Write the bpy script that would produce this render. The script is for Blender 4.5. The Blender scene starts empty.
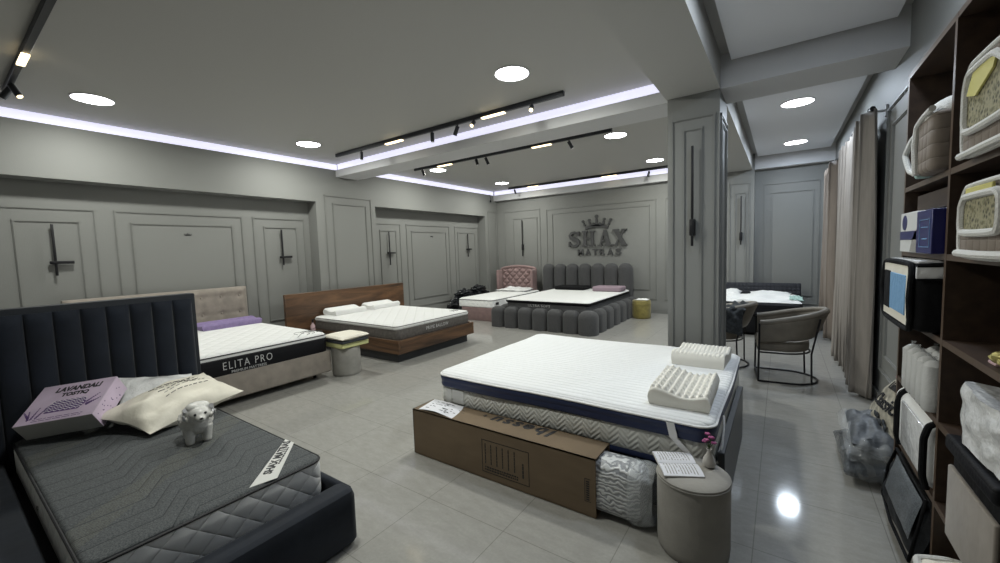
import bpy, bmesh, math, random
from mathutils import Vector, Matrix, Euler, noise
PI = math.pi
random.seed(7)
S = bpy.context.scene
C = S.collection
V = Vector
OFF = {}

# ---------------------------------------------------------------- materials
class NT:
    def __init__(s, m):
        s.t = m.node_tree; s.n = s.t.nodes; s.l = s.t.links
        s.b = s.n['Principled BSDF']
        s.tc = s.n.new('ShaderNodeTexCoord'); s.sep = s.n.new('ShaderNodeSeparateXYZ')
        s.l.new(s.tc.outputs['Object'], s.sep.inputs[0])
        s.x, s.y, s.z = s.sep.outputs
    def put(s, sock, v):
        if hasattr(v, 'links'): s.l.new(v, sock)
        else: sock.default_value = v
    def m(s, op, a, b=None, c=None):
        n = s.n.new('ShaderNodeMath'); n.operation = op
        s.put(n.inputs[0], a)
        if b is not None: s.put(n.inputs[1], b)
        if c is not None: s.put(n.inputs[2], c)
        return n.outputs[0]
    def noise(s, scale, detail=3, sc=(1, 1, 1), rough=.5, dist=0):
        mp = s.n.new('ShaderNodeMapping'); s.l.new(s.tc.outputs['Object'], mp.inputs[0]); mp.inputs['Scale'].default_value = sc
        n = s.n.new('ShaderNodeTexNoise'); s.l.new(mp.outputs[0], n.inputs['Vector'])
        n.inputs['Scale'].default_value = scale; n.inputs['Detail'].default_value = detail
        n.inputs['Roughness'].default_value = rough; n.inputs['Distortion'].default_value = dist
        return n.outputs[0]
    def mix(s, f, a, b):
        n = s.n.new('ShaderNodeMix'); n.data_type = 'RGBA'
        s.put(n.inputs[0], f); s.put(n.inputs[6], (*a, 1) if isinstance(a, tuple) else a); s.put(n.inputs[7], (*b, 1) if isinstance(b, tuple) else b)
        return n.outputs[2]
    def ramp(s, v, lo, hi):
        n = s.n.new('ShaderNodeMapRange'); s.put(n.inputs[0], v); n.inputs[1].default_value = lo; n.inputs[2].default_value = hi
        return n.outputs[0]
    def bump(s, h, dist, strength=1.0, prev=None):
        n = s.n.new('ShaderNodeBump'); n.inputs['Distance'].default_value = dist; n.inputs['Strength'].default_value = strength
        s.l.new(h, n.inputs['Height'])
        if prev is not None: s.l.new(prev, n.inputs['Normal'])
        s.l.new(n.outputs[0], s.b.inputs['Normal']); return n.outputs[0]
    def col(s, v): s.put(s.b.inputs['Base Color'], v)

def mat(name, col, rough=.6, metal=0, spec=.5, sheen=0, coat=0, emit=None, trans=0, nz=None, bp=None, fn=None, alpha=None):
    """nz = (scale, amount of lightness change, stretch), bp = (scale, distance)"""
    m = bpy.data.materials.new(name); m.use_nodes = True
    t = NT(m); b = t.b
    b.inputs['Base Color'].default_value = (*col, 1); b.inputs['Roughness'].default_value = rough
    b.inputs['Metallic'].default_value = metal; b.inputs['Specular IOR Level'].default_value = spec
    b.inputs['Sheen Weight'].default_value = sheen; b.inputs['Coat Weight'].default_value = coat
    b.inputs['Transmission Weight'].default_value = trans
    if alpha is not None: b.inputs['Alpha'].default_value = alpha
    if emit: b.inputs['Emission Color'].default_value = (*emit[0], 1); b.inputs['Emission Strength'].default_value = emit[1]
    if nz:
        f = t.ramp(t.noise(nz[0], 4, nz[2] if len(nz) > 2 else (1, 1, 1)), .3, .7)
        k = nz[1]
        t.col(t.mix(f, tuple(c * (1 - k) for c in col), tuple(min(1, c * (1 + k)) for c in col)))
    if bp: t.bump(t.noise(bp[0], 3), bp[1], .7)
    if fn: fn(t)
    return m

def f_floor(t):
    def line(c, off):
        a = t.m('ABSOLUTE', t.m('SUBTRACT', t.m('FRACT', t.m('ADD', t.m('DIVIDE', t.m('SUBTRACT', c, off), .6), 100.5)), .5))
        return t.m('LESS_THAN', a, .0042)
    g = t.m('MAXIMUM', line(t.x, -.1), line(t.y, .01))
    n1 = t.ramp(t.noise(9, 6, (1, 2.5, 1), .62), .25, .75); n2 = t.ramp(t.noise(55, 4, (1, 1, 1), .7), .3, .7)
    base = t.mix(n1, (.30, .293, .272), (.385, .377, .352))
    base = t.mix(t.m('MULTIPLY', n2, .35), base, (.25, .242, .225))
    t.col(t.mix(t.m('MULTIPLY', g, .5), base, (.12, .115, .105)))
    t.put(t.b.inputs['Roughness'], t.m('ADD', t.m('MULTIPLY', n2, .03), .075))
def f_quilt_diamond(t):
    u = t.m('ADD', t.x, t.y)
    k = PI / .135; kz = PI / .12
    a = t.m('SINE', t.m('ADD', t.m('MULTIPLY', u, k), t.m('MULTIPLY', t.z, kz)))
    b = t.m('SINE', t.m('SUBTRACT', t.m('MULTIPLY', u, k), t.m('MULTIPLY', t.z, kz)))
    h = t.m('POWER', t.m('ABSOLUTE', t.m('MULTIPLY', a, b)), .35)
    t.bump(h, .010, 1)
def f_chevron(t):
    u = t.m('ADD', t.x, t.y)
    tri = t.m('PINGPONG', u, .062)
    h = t.m('SINE', t.m('MULTIPLY', t.m('ADD', t.z, tri), 2 * PI / .036))
    t.bump(h, .0012, 1)
def f_rows(sp, dist, axis='y', nz=0):
    def f(t):
        c = getattr(t, axis)
        a = t.m('ABSOLUTE', t.m('SINE', t.m('MULTIPLY', c, PI / sp)))
        h = t.m('POWER', a, .4)
        p = t.bump(t.noise(60, 2), .003, .6)
        t.bump(h, dist, 1, p)
    return f
def f_big_quilt(t):
    a = t.m('SINE', t.m('MULTIPLY', t.m('ADD', t.x, t.y), PI / .22)); b = t.m('SINE', t.m('MULTIPLY', t.m('SUBTRACT', t.x, t.y), PI / .22))
    t.bump(t.m('POWER', t.m('ABSOLUTE', t.m('MULTIPLY', a, b)), .3), .012, 1)
def f_navy_top(t):
    # grey woven cover: stitched grooves run along Y, jogging diagonally, with faint gold threads
    f1 = t.m('MULTIPLY', t.m('MINIMUM', t.m('MAXIMUM', t.m('SUBTRACT', t.y, -.22), 0.0), .12), 1.6)
    f2 = t.m('MULTIPLY', t.m('MINIMUM', t.m('MAXIMUM', t.m('SUBTRACT', t.y, .16), 0.0), .12), 1.3)
    q = t.m('ADD', t.x, t.m('ADD', f1, f2))
    a = t.m('ABSOLUTE', t.m('SUBTRACT', t.m('FRACT', t.m('ADD', t.m('DIVIDE', q, .125), 50.5)), .5))
    line = t.m('LESS_THAN', a, .026)
    nz = t.ramp(t.noise(150, 2), .3, .7)
    base = t.mix(nz, (.030, .034, .037), (.105, .112, .116))
    gold = t.m('LESS_THAN', t.m('FRACT', t.m('ADD', t.m('DIVIDE', q, .0147), 50.5)), .16)
    wave = t.m('GREATER_THAN', t.m('SINE', t.m('ADD', t.m('MULTIPLY', t.x, 5.2), t.m('MULTIPLY', t.y, 4.6))), .86)
    base = t.mix(t.m('MULTIPLY', t.m('MULTIPLY', gold, wave), .5), base, (.21, .19, .10))
    t.col(t.mix(t.m('MULTIPLY', line, .8), base, (.018, .02, .024)))
    t.bump(t.m('POWER', t.m('MULTIPLY', a, 2.0), .35), .006, 1)
def f_walnut(sc):
    def f(t):
        n = t.noise(5, 6, sc, .6, 1.2); n2 = t.noise(14, 5, sc, .65, .3)
        c = t.mix(t.ramp(n, .32, .68), (.035, .018, .010), (.17, .088, .042))
        t.col(t.mix(t.m('MULTIPLY', t.ramp(n2, .5, .75), .55), c, (.035, .018, .010)))
    return f
def f_swirl(t):
    w = t.n.new('ShaderNodeTexWave'); w.wave_type = 'RINGS'; w.inputs['Scale'].default_value = 15; w.inputs['Distortion'].default_value = 9
    w.inputs['Detail'].default_value = 1.5; w.inputs['Detail Scale'].default_value = 1.2
    t.l.new(t.tc.outputs['Object'], w.inputs['Vector'])
    t.col(t.mix(t.ramp(w.outputs[1], .35, .6), (.30, .31, .33), (.72, .73, .74)))
    t.bump(w.outputs[1], .005, .8)
def f_floral(t):
    v = t.n.new('ShaderNodeTexVoronoi'); v.inputs['Scale'].default_value = 55
    t.l.new(t.tc.outputs['Object'], v.inputs['Vector'])
    n = t.noise(70, 3)
    c = t.mix(t.ramp(v.outputs[0], .12, .5), (.03, .028, .018), (.30, .275, .17))
    t.col(t.mix(t.ramp(n, .5, .65), c, (.15, .14, .07)))
def f_grid_quilt(sp, d=.006):
    def f(t):
        u = t.m('ADD', t.x, t.y)
        a = t.m('ABSOLUTE', t.m('SINE', t.m('MULTIPLY', u, PI / sp))); b = t.m('ABSOLUTE', t.m('SINE', t.m('MULTIPLY', t.z, PI / sp)))
        t.bump(t.m('POWER', t.m('MULTIPLY', a, b), .35), d, 1)
    return f
def f_check(t):
    u = t.m('ADD', t.x, t.y)
    a = t.m('ABSOLUTE', t.m('SINE', t.m('MULTIPLY', u, PI / .07))); b = t.m('ABSOLUTE', t.m('SINE', t.m('MULTIPLY', t.z, PI / .07)))
    t.bump(t.m('POWER', t.m('MULTIPLY', a, b), .3), .012, 1)
def f_velvet(t):
    t.bump(t.noise(6, 3), .012, .5)

M = dict(
    wall=mat('wall_paint', (.215, .217, .207), .55, spec=.35, bp=(90, .0012)),
    ceil=mat('ceiling_paint', (.46, .455, .435), .5, spec=.4),
    ceil2=mat('stretch_ceiling', (.78, .79, .83), .38, spec=.5),
    ledge=mat('ledge_paint', (.60, .60, .61), .5),
    trim=mat('moulding_paint', (.205, .207, .197), .45, spec=.4),
    floor=mat('porcelain_tile', (.4, .4, .38), .15, spec=.55, fn=f_floor),
    black=mat('black_metal', (.012, .012, .014), .4, metal=.3),
    dark=mat('dark_track', (.02, .022, .028), .45),
    cove=mat('cove_diffuser', (.8, .8, .9), .5, emit=((.66, .66, .84), .95)),
    lamp=mat('lamp_diffuser', (.9, .9, .9), .4, emit=((.95, .97, 1), 14)),
    warm=mat('warm_diffuser', (.9, .85, .7), .4, emit=((1, .80, .48), 3.0)),
    rim=mat('white_rim', (.75, .75, .75), .4),
    navy=mat('navy_velvet', (.0085, .012, .020), .8, spec=.25, sheen=.12, nz=(5, .22), fn=f_velvet),
    navydk=mat('navy_velvet_border', (.006, .009, .015), .75, sheen=.05),
    mside=mat('quilted_grey_knit', (.84, .84, .83), .8, fn=f_quilt_diamond),
    mplain=mat('grey_mattress_border', (.27, .28, .275), .8, bp=(60, .002)),
    mtop=mat('charcoal_cover', (.08, .09, .09), .85, fn=f_navy_top),
    piping=mat('black_piping', (.012, .012, .014), .6),
    label=mat('white_label', (.60, .60, .58), .6),
    ink=mat('black_ink', (.015, .015, .018), .6),
    silver=mat('silver_print', (.5, .5, .5), .5),
    beige=mat('beige_velour', (.235, .205, .175), .8, sheen=.2, nz=(9, .13), bp=(7, .006)),
    whitetop=mat('white_knit_top', (.74, .74, .73), .75, fn=f_rows(.12, .006, 'x')),
    whiteq=mat('white_quilted_top', (.74, .74, .73), .75, fn=f_big_quilt),
    toprows=mat('white_topper_rows', (.74, .75, .76), .75, fn=f_rows(.055, .007, 'y')),
    chev=mat('chevron_knit', (.60, .60, .565), .75, fn=f_chevron),
    navysat=mat('navy_satin_band', (.012, .022, .075), .5, sheen=.1),
    wpipe=mat('white_piping', (.78, .78, .78), .6),
    blackm=mat('black_mattress_side', (.005, .005, .007), .6, spec=.2, fn=f_rows(.04, .002, 'z')),
    greym=mat('taupe_mattress_side', (.085, .075, .068), .7, nz=(25, .25), bp=(40, .003)),
    walnut=mat('walnut_y', (.1, .05, .03), .42, fn=f_walnut((1, .16, 1.3))),
    walnutx=mat('walnut_x', (.1, .05, .03), .42, fn=f_walnut((.16, 1, 1.3))),
    plinth=mat('dark_plinth', (.022, .023, .026), .5),
    foam=mat('white_latex', (.74, .72, .66), .7, bp=(120, .001)),
    cotton=mat('white_cotton', (.76, .76, .75), .8, bp=(30, .004)),
    purple=mat('purple_foam', (.22, .165, .32), .75, nz=(20, .15), bp=(30, .006)),
    lilac=mat('dusty_lilac_foam', (.28, .21, .25), .75),
    grayfab=mat('grey_boucle', (.058, .058, .06), .9, sheen=.1, nz=(60, .2), bp=(160, .002)),
    darkm=mat('charcoal_mattress', (.05, .05, .052), .7, nz=(25, .2), fn=f_rows(.02, .0015, 'z')),
    pink=mat('pink_velvet', (.25, .165, .16), .75, sheen=.2, nz=(10, .12)),
    cream=mat('cream_sateen', (.76, .72, .62), .55, bp=(9, .012)),
    yellow=mat('yellow_foam', (.58, .58, .27), .7),
    stool=mat('stone_suede', (.30, .285, .26), .85, nz=(8, .10), bp=(60, .002)),
    stoolg=mat('grey_suede', (.30, .29, .265), .85, nz=(7, .14)),
    gold=mat('olive_gold_velvet', (.22, .18, .045), .6, sheen=.3, nz=(12, .2)),
    card=mat('cardboard', (.165, .118, .072), .75, nz=(4, .10, (1, 1, 3))),
    cardin=mat('cardboard_inside', (.16, .105, .055), .8),
    roll=mat('swirl_knit', (.7, .7, .7), .35, coat=.6, fn=f_swirl),
    plastic=mat('clear_plastic', (.75, .78, .80), .12, trans=.0, alpha=.22, coat=.5, bp=(18, .02)),
    paper=mat('paper', (.72, .72, .76), .6),
    vase=mat('ceramic_vase', (.50, .48, .45), .45),
    bloom=mat('magenta_petals', (.30, .05, .17), .6),
    stem=mat('green_stem', (.06, .12, .03), .6),
    porcel=mat('white_ceramic', (.66, .65, .62), .35, coat=.3, nz=(16, .1), bp=(45, .005)),
    ceramicg=mat('silver_horn', (.72, .72, .74), .22, metal=.6),
    lav=mat('lavender_card', (.60, .49, .62), .35, nz=(4, .18)),
    lavside=mat('grey_card_side', (.42, .42, .41), .5),
    violet=mat('violet_print', (.12, .06, .20), .5),
    rugw=mat('white_print', (.72, .70, .72), .5),
    taupe=mat('taupe_faux_leather', (.165, .145, .118), .5, nz=(12, .12)),
    quiltd=mat('dark_checked_fabric', (.030, .032, .040), .85, fn=f_check),
    blackfab=mat('black_fabric', (.006, .006, .007), .85, spec=.2, bp=(10, .02)),
    bagblack=mat('black_bin_liner', (.014, .015, .018), .22, bp=(11, .05)),
    curtain=mat('taupe_curtain', (.27, .24, .21), .85, sheen=.15, nz=(40, .10, (1, 1, .1))),
    curtain2=mat('brown_curtain', (.185, .150, .122), .85, sheen=.15, nz=(40, .10, (1, 1, .1))),
    night=mat('night_glass', (.004, .005, .007), .06, spec=.6),
    shelf=mat('dark_oak_board', (.042, .025, .016), .5, nz=(6, .35, (3, .5, 3))),
    edge=mat('board_edge_band', (.085, .055, .036), .45),
    bagq=mat('quilted_taupe_cloth', (.20, .165, .135), .85, fn=f_grid_quilt(.06)),
    bagt=mat('white_plush_trim', (.62, .61, .58), .9, bp=(150, .006)),
    floral=mat('floral_fabric', (.4, .4, .3), .8, fn=f_floral),
    mint=mat('mint_cloth', (.35, .50, .46), .8),
    pyellow=mat('yellow_cloth', (.55, .50, .16), .7),
    bluebox=mat('royal_blue_card', (.014, .016, .11), .35),
    bluecloth=mat('light_blue_cloth', (.16, .32, .52), .7, bp=(30, .01)),
    wrapw=mat('white_wrap', (.60, .60, .59), .35, coat=.4, bp=(50, .004)),
    sheenw=mat('silver_white_film', (.72, .72, .72), .22, coat=.5, bp=(14, .03)),
    mesh=mat('black_mesh_cloth', (.009, .010, .012), .6, spec=.3, nz=(90, .6)),
    meshg=mat('grey_mesh_panel', (.10, .11, .12), .4, nz=(120, .5)),
    bagcol=mat('printed_sack', (.40, .37, .30), .5, nz=(22, .45)),
    pinkp=mat('pink_print', (.55, .22, .26), .5),
    smoke=mat('grey_plastic_film', (.10, .11, .12), .15, alpha=.62, coat=.6, bp=(12, .05)),
    greybag=mat('grey_folded_cloth', (.10, .11, .125), .5, bp=(9, .04)),
    throw=mat('charcoal_knit_throw', (.035, .04, .045), .9, nz=(40, .4), bp=(25, .01)),
    slab=mat('slate_side_panel', (.055, .058, .062), .4),
    ribbon=mat('gold_ribbon', (.62, .55, .22), .3, metal=.4),
    pinkb=mat('pale_pink_plastic', (.60, .42, .44), .35),
    handle=mat('chrome', (.6, .6, .6), .15, metal=1),
    white=mat('white_enamel', (.62, .62, .63), .4),
    signf=mat('graphite_letter', (.055, .055, .056), .5),
)

# ---------------------------------------------------------------- mesh helpers
class B:
    def __init__(s): s.bm = bmesh.new()
    def box(s, x0, x1, y0, y1, z0, z1, bev=0, seg=2, Mx=None):
        r = bmesh.ops.create_cube(s.bm, size=1)
        vs = r['verts']
        for v in vs: v.co = V(((x0 + x1) / 2 + v.co.x * (x1 - x0), (y0 + y1) / 2 + v.co.y * (y1 - y0), (z0 + z1) / 2 + v.co.z * (z1 - z0)))
        if bev:
            es = list({e for v in vs for e in v.link_edges})
            r = bmesh.ops.bevel(s.bm, geom=es, offset=bev, segments=seg, profile=.5, affect='EDGES')
            vs = list({v for v in r['verts']} | {v for v in vs if v.is_valid})
        if Mx is not None: bmesh.ops.transform(s.bm, matrix=Mx, verts=vs)
        return s
    def loft(s, rings, cap=True, closed=True):
        R = [[s.bm.verts.new(p) for p in r] for r in rings]
        n = len(R[0])
        for a, b in zip(R, R[1:]):
            for i in range(n if closed else n - 1):
                s.bm.faces.new((a[i], a[(i + 1) % n], b[(i + 1) % n], b[i]))
        if cap:
            s.bm.faces.new(R[0][::-1]); s.bm.faces.new(R[-1])
        return s
    def tube(s, pts, r, n=8, closed=False):
        pts = [V(p) for p in pts]; rings = []
        if 4 <= len(pts) <= 9 and not isinstance(r, (list, tuple)) and r >= .009:
            for cut in (.10, .25, .25):
                q = []; L_ = len(pts)
                for i in range(L_ if closed else L_ - 1):
                    a, c = pts[i], pts[(i + 1) % L_]; q += [a.lerp(c, cut), a.lerp(c, 1 - cut)]
                pts = q if closed else [pts[0]] + q + [pts[-1]]
        rr = r if isinstance(r, (list, tuple)) else [r] * len(pts)
        up = V((0, 0, 1))
        for i, p in enumerate(pts):
            a = pts[i - 1] if (i > 0 or closed) else p
            b = pts[(i + 1) % len(pts)] if (i < len(pts) - 1 or closed) else p
            d = (b - a).normalized()
            u = up - d * up.dot(d)
            if u.length < .05: u = V((1, 0, 0)) - d * d.x
            u.normalize(); w = d.cross(u); up = u
            rings.append([p + (u * math.cos(2 * PI * k / n) + w * math.sin(2 * PI * k / n)) * rr[i] for k in range(n)])
        if closed: rings.append(rings[0]); 
        if closed:
            R = [[s.bm.verts.new(p) for p in r] for r in rings[:-1]]
            for i in range(len(R)):
                a, b = R[i], R[(i + 1) % len(R)]
                for k in range(n): s.bm.faces.new((a[k], a[(k + 1) % n], b[(k + 1) % n], b[k]))
            return s
        return s.loft(rings)
    def cyl(s, p0, p1, r, r1=None, n=20): return s.tube([p0, p1], [r, r if r1 is None else r1], n)
    def lathe(s, prof, c=(0, 0, 0), n=40, sx=1, sy=1):
        return s.loft([[V((c[0] + r * sx * math.cos(2 * PI * k / n), c[1] + r * sy * math.sin(2 * PI * k / n), c[2] + z)) for k in range(n)] for r, z in prof])
    def rr(s, x0, x1, y0, y1, r, layers, n=8, wob=None):
        """rounded rectangle swept through (z, inset) layers"""
        rings = []
        for z, ins in layers:
            rad = max(.002, r - ins); a0, a1, b0, b1 = x0 + ins, x1 - ins, y0 + ins, y1 - ins; ring = []
            for cx, cy, st in ((a1 - rad, b1 - rad, 0), (a0 + rad, b1 - rad, 1), (a0 + rad, b0 + rad, 2), (a1 - rad, b0 + rad, 3)):
                for k in range(n + 1):
                    a = (st + k / n) * PI / 2
                    ring.append(V((cx + rad * math.cos(a), cy + rad * math.sin(a), z)))
            if wob: # subdivide straight runs so the edge can sag
                out = []
                for i, p in enumerate(ring):
                    q = ring[(i + 1) % len(ring)]; out.append(p)
                    if (q - p).length > .3:
                        for k in range(1, 14): out.append(p.lerp(q, k / 14))
                ring = [p + wob(p) for p in out]
            rings.append(ring)
        return s.loft(rings)
    def grid(s, f, nu, nv, wrap=False):
        R = [[s.bm.verts.new(f(i / nu, j / nv)) for j in range(nv + 1)] for i in range(nu + 1)]
        for i in range(nu):
            for j in range(nv): s.bm.faces.new((R[i][j], R[i + 1][j], R[i + 1][j + 1], R[i][j + 1]))
        return R
    def slab(s, f, g, nu, nv):
        """closed body between surfaces f (top) and g (bottom)"""
        A = s.grid(f, nu, nv); Bq = [[s.bm.verts.new(g(i / nu, j / nv)) for j in range(nv + 1)] for i in range(nu + 1)]
        for i in range(nu):
            for j in range(nv): s.bm.faces.new((Bq[i][j], Bq[i][j + 1], Bq[i + 1][j + 1], Bq[i + 1][j]))
        loop = [(i, 0) for i in range(nu)] + [(nu, j) for j in range(nv)] + [(i, nv) for i in range(nu, 0, -1)] + [(0, j) for j in range(nv, 0, -1)]
        for k in range(len(loop)):
            a, b = loop[k], loop[(k + 1) % len(loop)]
            s.bm.faces.new((A[b[0]][b[1]], A[a[0]][a[1]], Bq[a[0]][a[1]], Bq[b[0]][b[1]]))
        return s
    def ball(s, c, rx, ry, rz, n=24, Mx=None, lump=0, sc=3):
        r = bmesh.ops.create_uvsphere(s.bm, u_segments=n, v_segments=max(6, n * 2 // 3), radius=1)
        for v in r['verts']:
            k = 1 + (lump * noise.noise(v.co * sc + V(c)) if lump else 0)
            v.co = V((v.co.x * rx * k, v.co.y * ry * k, v.co.z * rz * k))
            if Mx is not None: v.co = Mx @ v.co
            v.co += V(c)
        return s
    def prism(s, pts, Mx, d):
        a = [s.bm.verts.new(Mx @ V((p[0], p[1], 0))) for p in pts]; b = [s.bm.verts.new(Mx @ V((p[0], p[1], d))) for p in pts]
        n = len(a)
        s.bm.faces.new(a[::-1]); s.bm.faces.new(b)
        for i in range(n): s.bm.faces.new((a[i], a[(i + 1) % n], b[(i + 1) % n], b[i]))
        return s
    def pillow(s, A_, B_, C_, D_, t, n=26, lump=.01, seedv=0, pinch=.10, flat=.55):
        A_, B_, C_, D_ = V(A_), V(B_), V(C_), V(D_)
        nrm = ((C_ - A_).cross(D_ - B_)).normalized()
        if nrm.z < 0: nrm = -nrm
        ctr = (A_ + B_ + C_ + D_) / 4
        def P(u, v, sg):
            p = A_.lerp(B_, u).lerp(D_.lerp(C_, u), v)
            pu = pinch * math.sin(PI * u) * (1 - math.sin(PI * v)) ** 2; pv = pinch * math.sin(PI * v) * (1 - math.sin(PI * u)) ** 2
            p = p.lerp(ctr, pu + pv)
            h = t / 2 * (max(0, math.sin(PI * u) * math.sin(PI * v))) ** flat
            k = noise.noise(V((u * 5 + seedv, v * 5, sg * 3))) * lump * min(1, h / (t * .2))
            return p + nrm * (sg * h + k)
        return s.slab(lambda u, v: P(u, v, 1), lambda u, v: P(u, v, -1), n, n)

def obj(name, b, m, parent=None, smooth=True, ang=40):
    bm = b.bm if isinstance(b, B) else b
    bmesh.ops.recalc_face_normals(bm, faces=bm.faces)
    me = bpy.data.meshes.new(name); bm.to_mesh(me); bm.free()
    return _link(name, me, m, parent, smooth, ang)
def _link(name, me, m, parent, smooth=True, ang=40):
    o = bpy.data.objects.new(name, me); C.objects.link(o); me.materials.append(M[m] if isinstance(m, str) else m)
    off = V((0, 0, 0))
    if parent is not None:
        o.parent = parent; off = OFF.get(parent.name, off)
        me.transform(Matrix.Translation(-off))
    OFF[o.name] = off
    if smooth:
        me.polygons.foreach_set('use_smooth', [True] * len(me.polygons))
        try: me.set_sharp_from_angle(angle=math.radians(ang))
        except Exception: pass
    return o
def thing(name, label, cat, loc=(0, 0, 0), group=None):
    o = bpy.data.objects.new(name, None); C.objects.link(o); o.location = loc; o.empty_display_size = .1
    OFF[o.name] = V(loc)
    return tag(o, label, cat, group)
def tag(o, label, cat, group=None):
    o['label'] = label; o['category'] = cat
    if group: o['group'] = group
    return o
def one(name, b, m, label, cat, loc, group=None, **k):
    """a thing made of a single mesh, its origin at loc"""
    o = obj(name, b, m, None, **k); o.data.transform(Matrix.Translation(-V(loc))); o.location = loc
    OFF[o.name] = V(loc); return tag(o, label, cat, group)
def struct(name, b, m, **k):
    o = obj(name, b, m, None, **k); o['kind'] = 'structure'; return o
def dup(root, loc, label, group=None, rz=None):
    r = root.copy(); C.objects.link(r); r.location = loc; r['label'] = label
    if rz is not None: r.rotation_euler.z = rz
    if group: r['group'] = group
    for ch in list(root.children):
        c = ch.copy(); C.objects.link(c); c.parent = r
        for g in ch.children:
            d = g.copy(); C.objects.link(d); d.parent = c
    return r
def frame(o, x, y):
    x = V(x).normalized(); y = V(y).normalized(); z = x.cross(y).normalized()
    m = Matrix((x, y, z)).transposed().to_4x4(); m.translation = V(o); return m
def textmesh(body, size, bold=0, depth=.001, space=1, shear=0, align='LEFT'):
    cu = bpy.data.curves.new('t', 'FONT'); cu.body = body; cu.size = size; cu.extrude = depth; cu.offset = bold * size
    cu.space_character = space; cu.shear = shear; cu.align_x = align; cu.resolution_u = 3
    o = bpy.data.objects.new('t', cu); C.objects.link(o)
    dg = bpy.context.evaluated_depsgraph_get()
    me = bpy.data.meshes.new_from_object(o.evaluated_get(dg))
    bpy.data.objects.remove(o); bpy.data.curves.remove(cu)
    me.materials.clear(); return me
def text(name, body, Mx, w, h, m, parent, bold=0, depth=.001, shear=0, space=1):
    """lettering stretched to fill w x h from the corner of frame Mx"""
    me = textmesh(body, 1, bold, .01, space, shear)
    xs = [v.co.x for v in me.vertices]; ys = [v.co.y for v in me.vertices]
    sx = w / (max(xs) - min(xs)); sy = h / (max(ys) - min(ys)); x0, y0 = min(xs), min(ys)
    for v in me.vertices: v.co = V(((v.co.x - x0) * sx, (v.co.y - y0) * sy, (v.co.z + .01) / .02 * depth))
    me.transform(Mx)
    return _link(name, me, m, parent, smooth=False)
def scribble(b, Mx, w, h, lines, fill=.5, d=.0008, ragged=True, vert=False):
    """rows of word-long ink dashes for print too small to read"""
    lh = h / lines
    for i in range(lines):
        y = h - (i + .5) * lh; x = 0; end = w * (random.uniform(.7, 1) if ragged else 1)
        while x < end:
            ww = min(random.uniform(.04, .16) * w, end - x)
            b.prism([(x, y - lh * fill / 2), (x + ww, y - lh * fill / 2), (x + ww, y + lh * fill / 2), (x, y + lh * fill / 2)], Mx, d)
            x += ww + .025 * w
    return b
def rotframe(o, eul): 
    m = Euler(eul).to_matrix().to_4x4(); m.translation = V(o); return m

# ---------------------------------------------------------------- room shell
XL, XN, XR, YB, YF, ZC = -7.07, -7.35, .82, 10.09, -2.2, 3.40
struct('floor', B().box(-7.6, 1.2, YF - .1, 10.5, -.1, 0), 'floor', smooth=False)
b = B()
b.box(-7.6, XL, YF, YB, 2.65, 3.28)
for y0, y1 in ((YF, .2), (4.27, 5.6), (9.47, YB)): b.box(-7.6, XL, y0, y1, 0, 2.65)
b.box(-7.6, XN, YF, YB, 0, 2.65); b.box(-7.6, XL - .07, YF, YB, 3.28, 3.6)
struct('wall_left', b, 'wall', smooth=False)
struct('wall_back', B().box(-7.6, -.48, YB, YB + .3, 0, 3.6).box(-.48, 1.2, 10.3, 10.5, 0, 3.6), 'wall', smooth=False)
struct('wall_front', B().box(-7.6, 1.2, YF - .1, YF, 0, 3.6), 'wall', smooth=False)
b = B()
b.box(XR, 1.2, YF, 6.0, 0, 3.6); b.box(XR, 1.2, 9.3, 10.5, 0, 3.6); b.box(XR, 1.2, 6.0, 9.3, 2.75, 3.6); b.box(XR, 1.2, 6.0, 9.3, 0, .12)
struct('wall_right', b, 'wall', smooth=False)
struct('ceiling', B().box(-7.6, -1.0, YF - .1, 10.5, ZC, 3.6), 'ceil', smooth=False)
struct('ceiling_bay', B().box(-.6, 1.2, YF - .1, 10.5, 3.47, 3.6), 'ceil', smooth=False)
# stretch panels hung a little below, leaving the shaded border strip around them
struct('ceiling_panel', B().box(-.425, .735, YF + .1, 4.62, 3.385, 3.41), 'ceil2', smooth=False)
struct('ceiling_panel', B().box(-.425, .735, 5.36, 9.98, 3.385, 3.41), 'ceil2', smooth=False)
struct('beam_long', B().box(-1.02, -.52, YF, YB, 3.15, 3.6), 'ceil', smooth=False)
struct('beam_cross', B().box(XL, -1.02, 4.72, 5.21, 3.15, 3.28).box(XL, -1.02, 4.79, 5.14, 3.28, 3.45), 'ledge', smooth=False)
struct('beam_cross', B().box(-.52, XR, 4.66, 5.2, 3.15, 3.5), 'ledge', smooth=False)
struct('cornice_back', B().box(XL, -1.02, 9.93, YB, 3.11, 3.28).box(XL, -1.02, 10.0, YB, 3.28, 3.45), 'ledge', smooth=False)
struct('cornice_back', B().box(-.48, XR, 10.12, 10.3, 3.15, 3.5), 'ledge', smooth=False)
struct('pillar', B().box(-1.01, -.52, 4.64, 5.25, 0, 3.15), 'wall', smooth=False)
# window in the right wall behind the curtains
struct('window_1', B().box(1.0, 1.03, 6.0, 9.3, .12, 2.75), 'night', smooth=False)
b = B()
for y in (6.0, 7.1, 8.2, 9.25): b.box(.94, 1.0, y, y + .06, .12, 2.75)
b.box(.94, 1.0, 6.0, 9.3, .12, .18).box(.94, 1.0, 6.0, 9.3, 2.69, 2.75)
struct('window_frame', b, 'dark', smooth=False)

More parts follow.
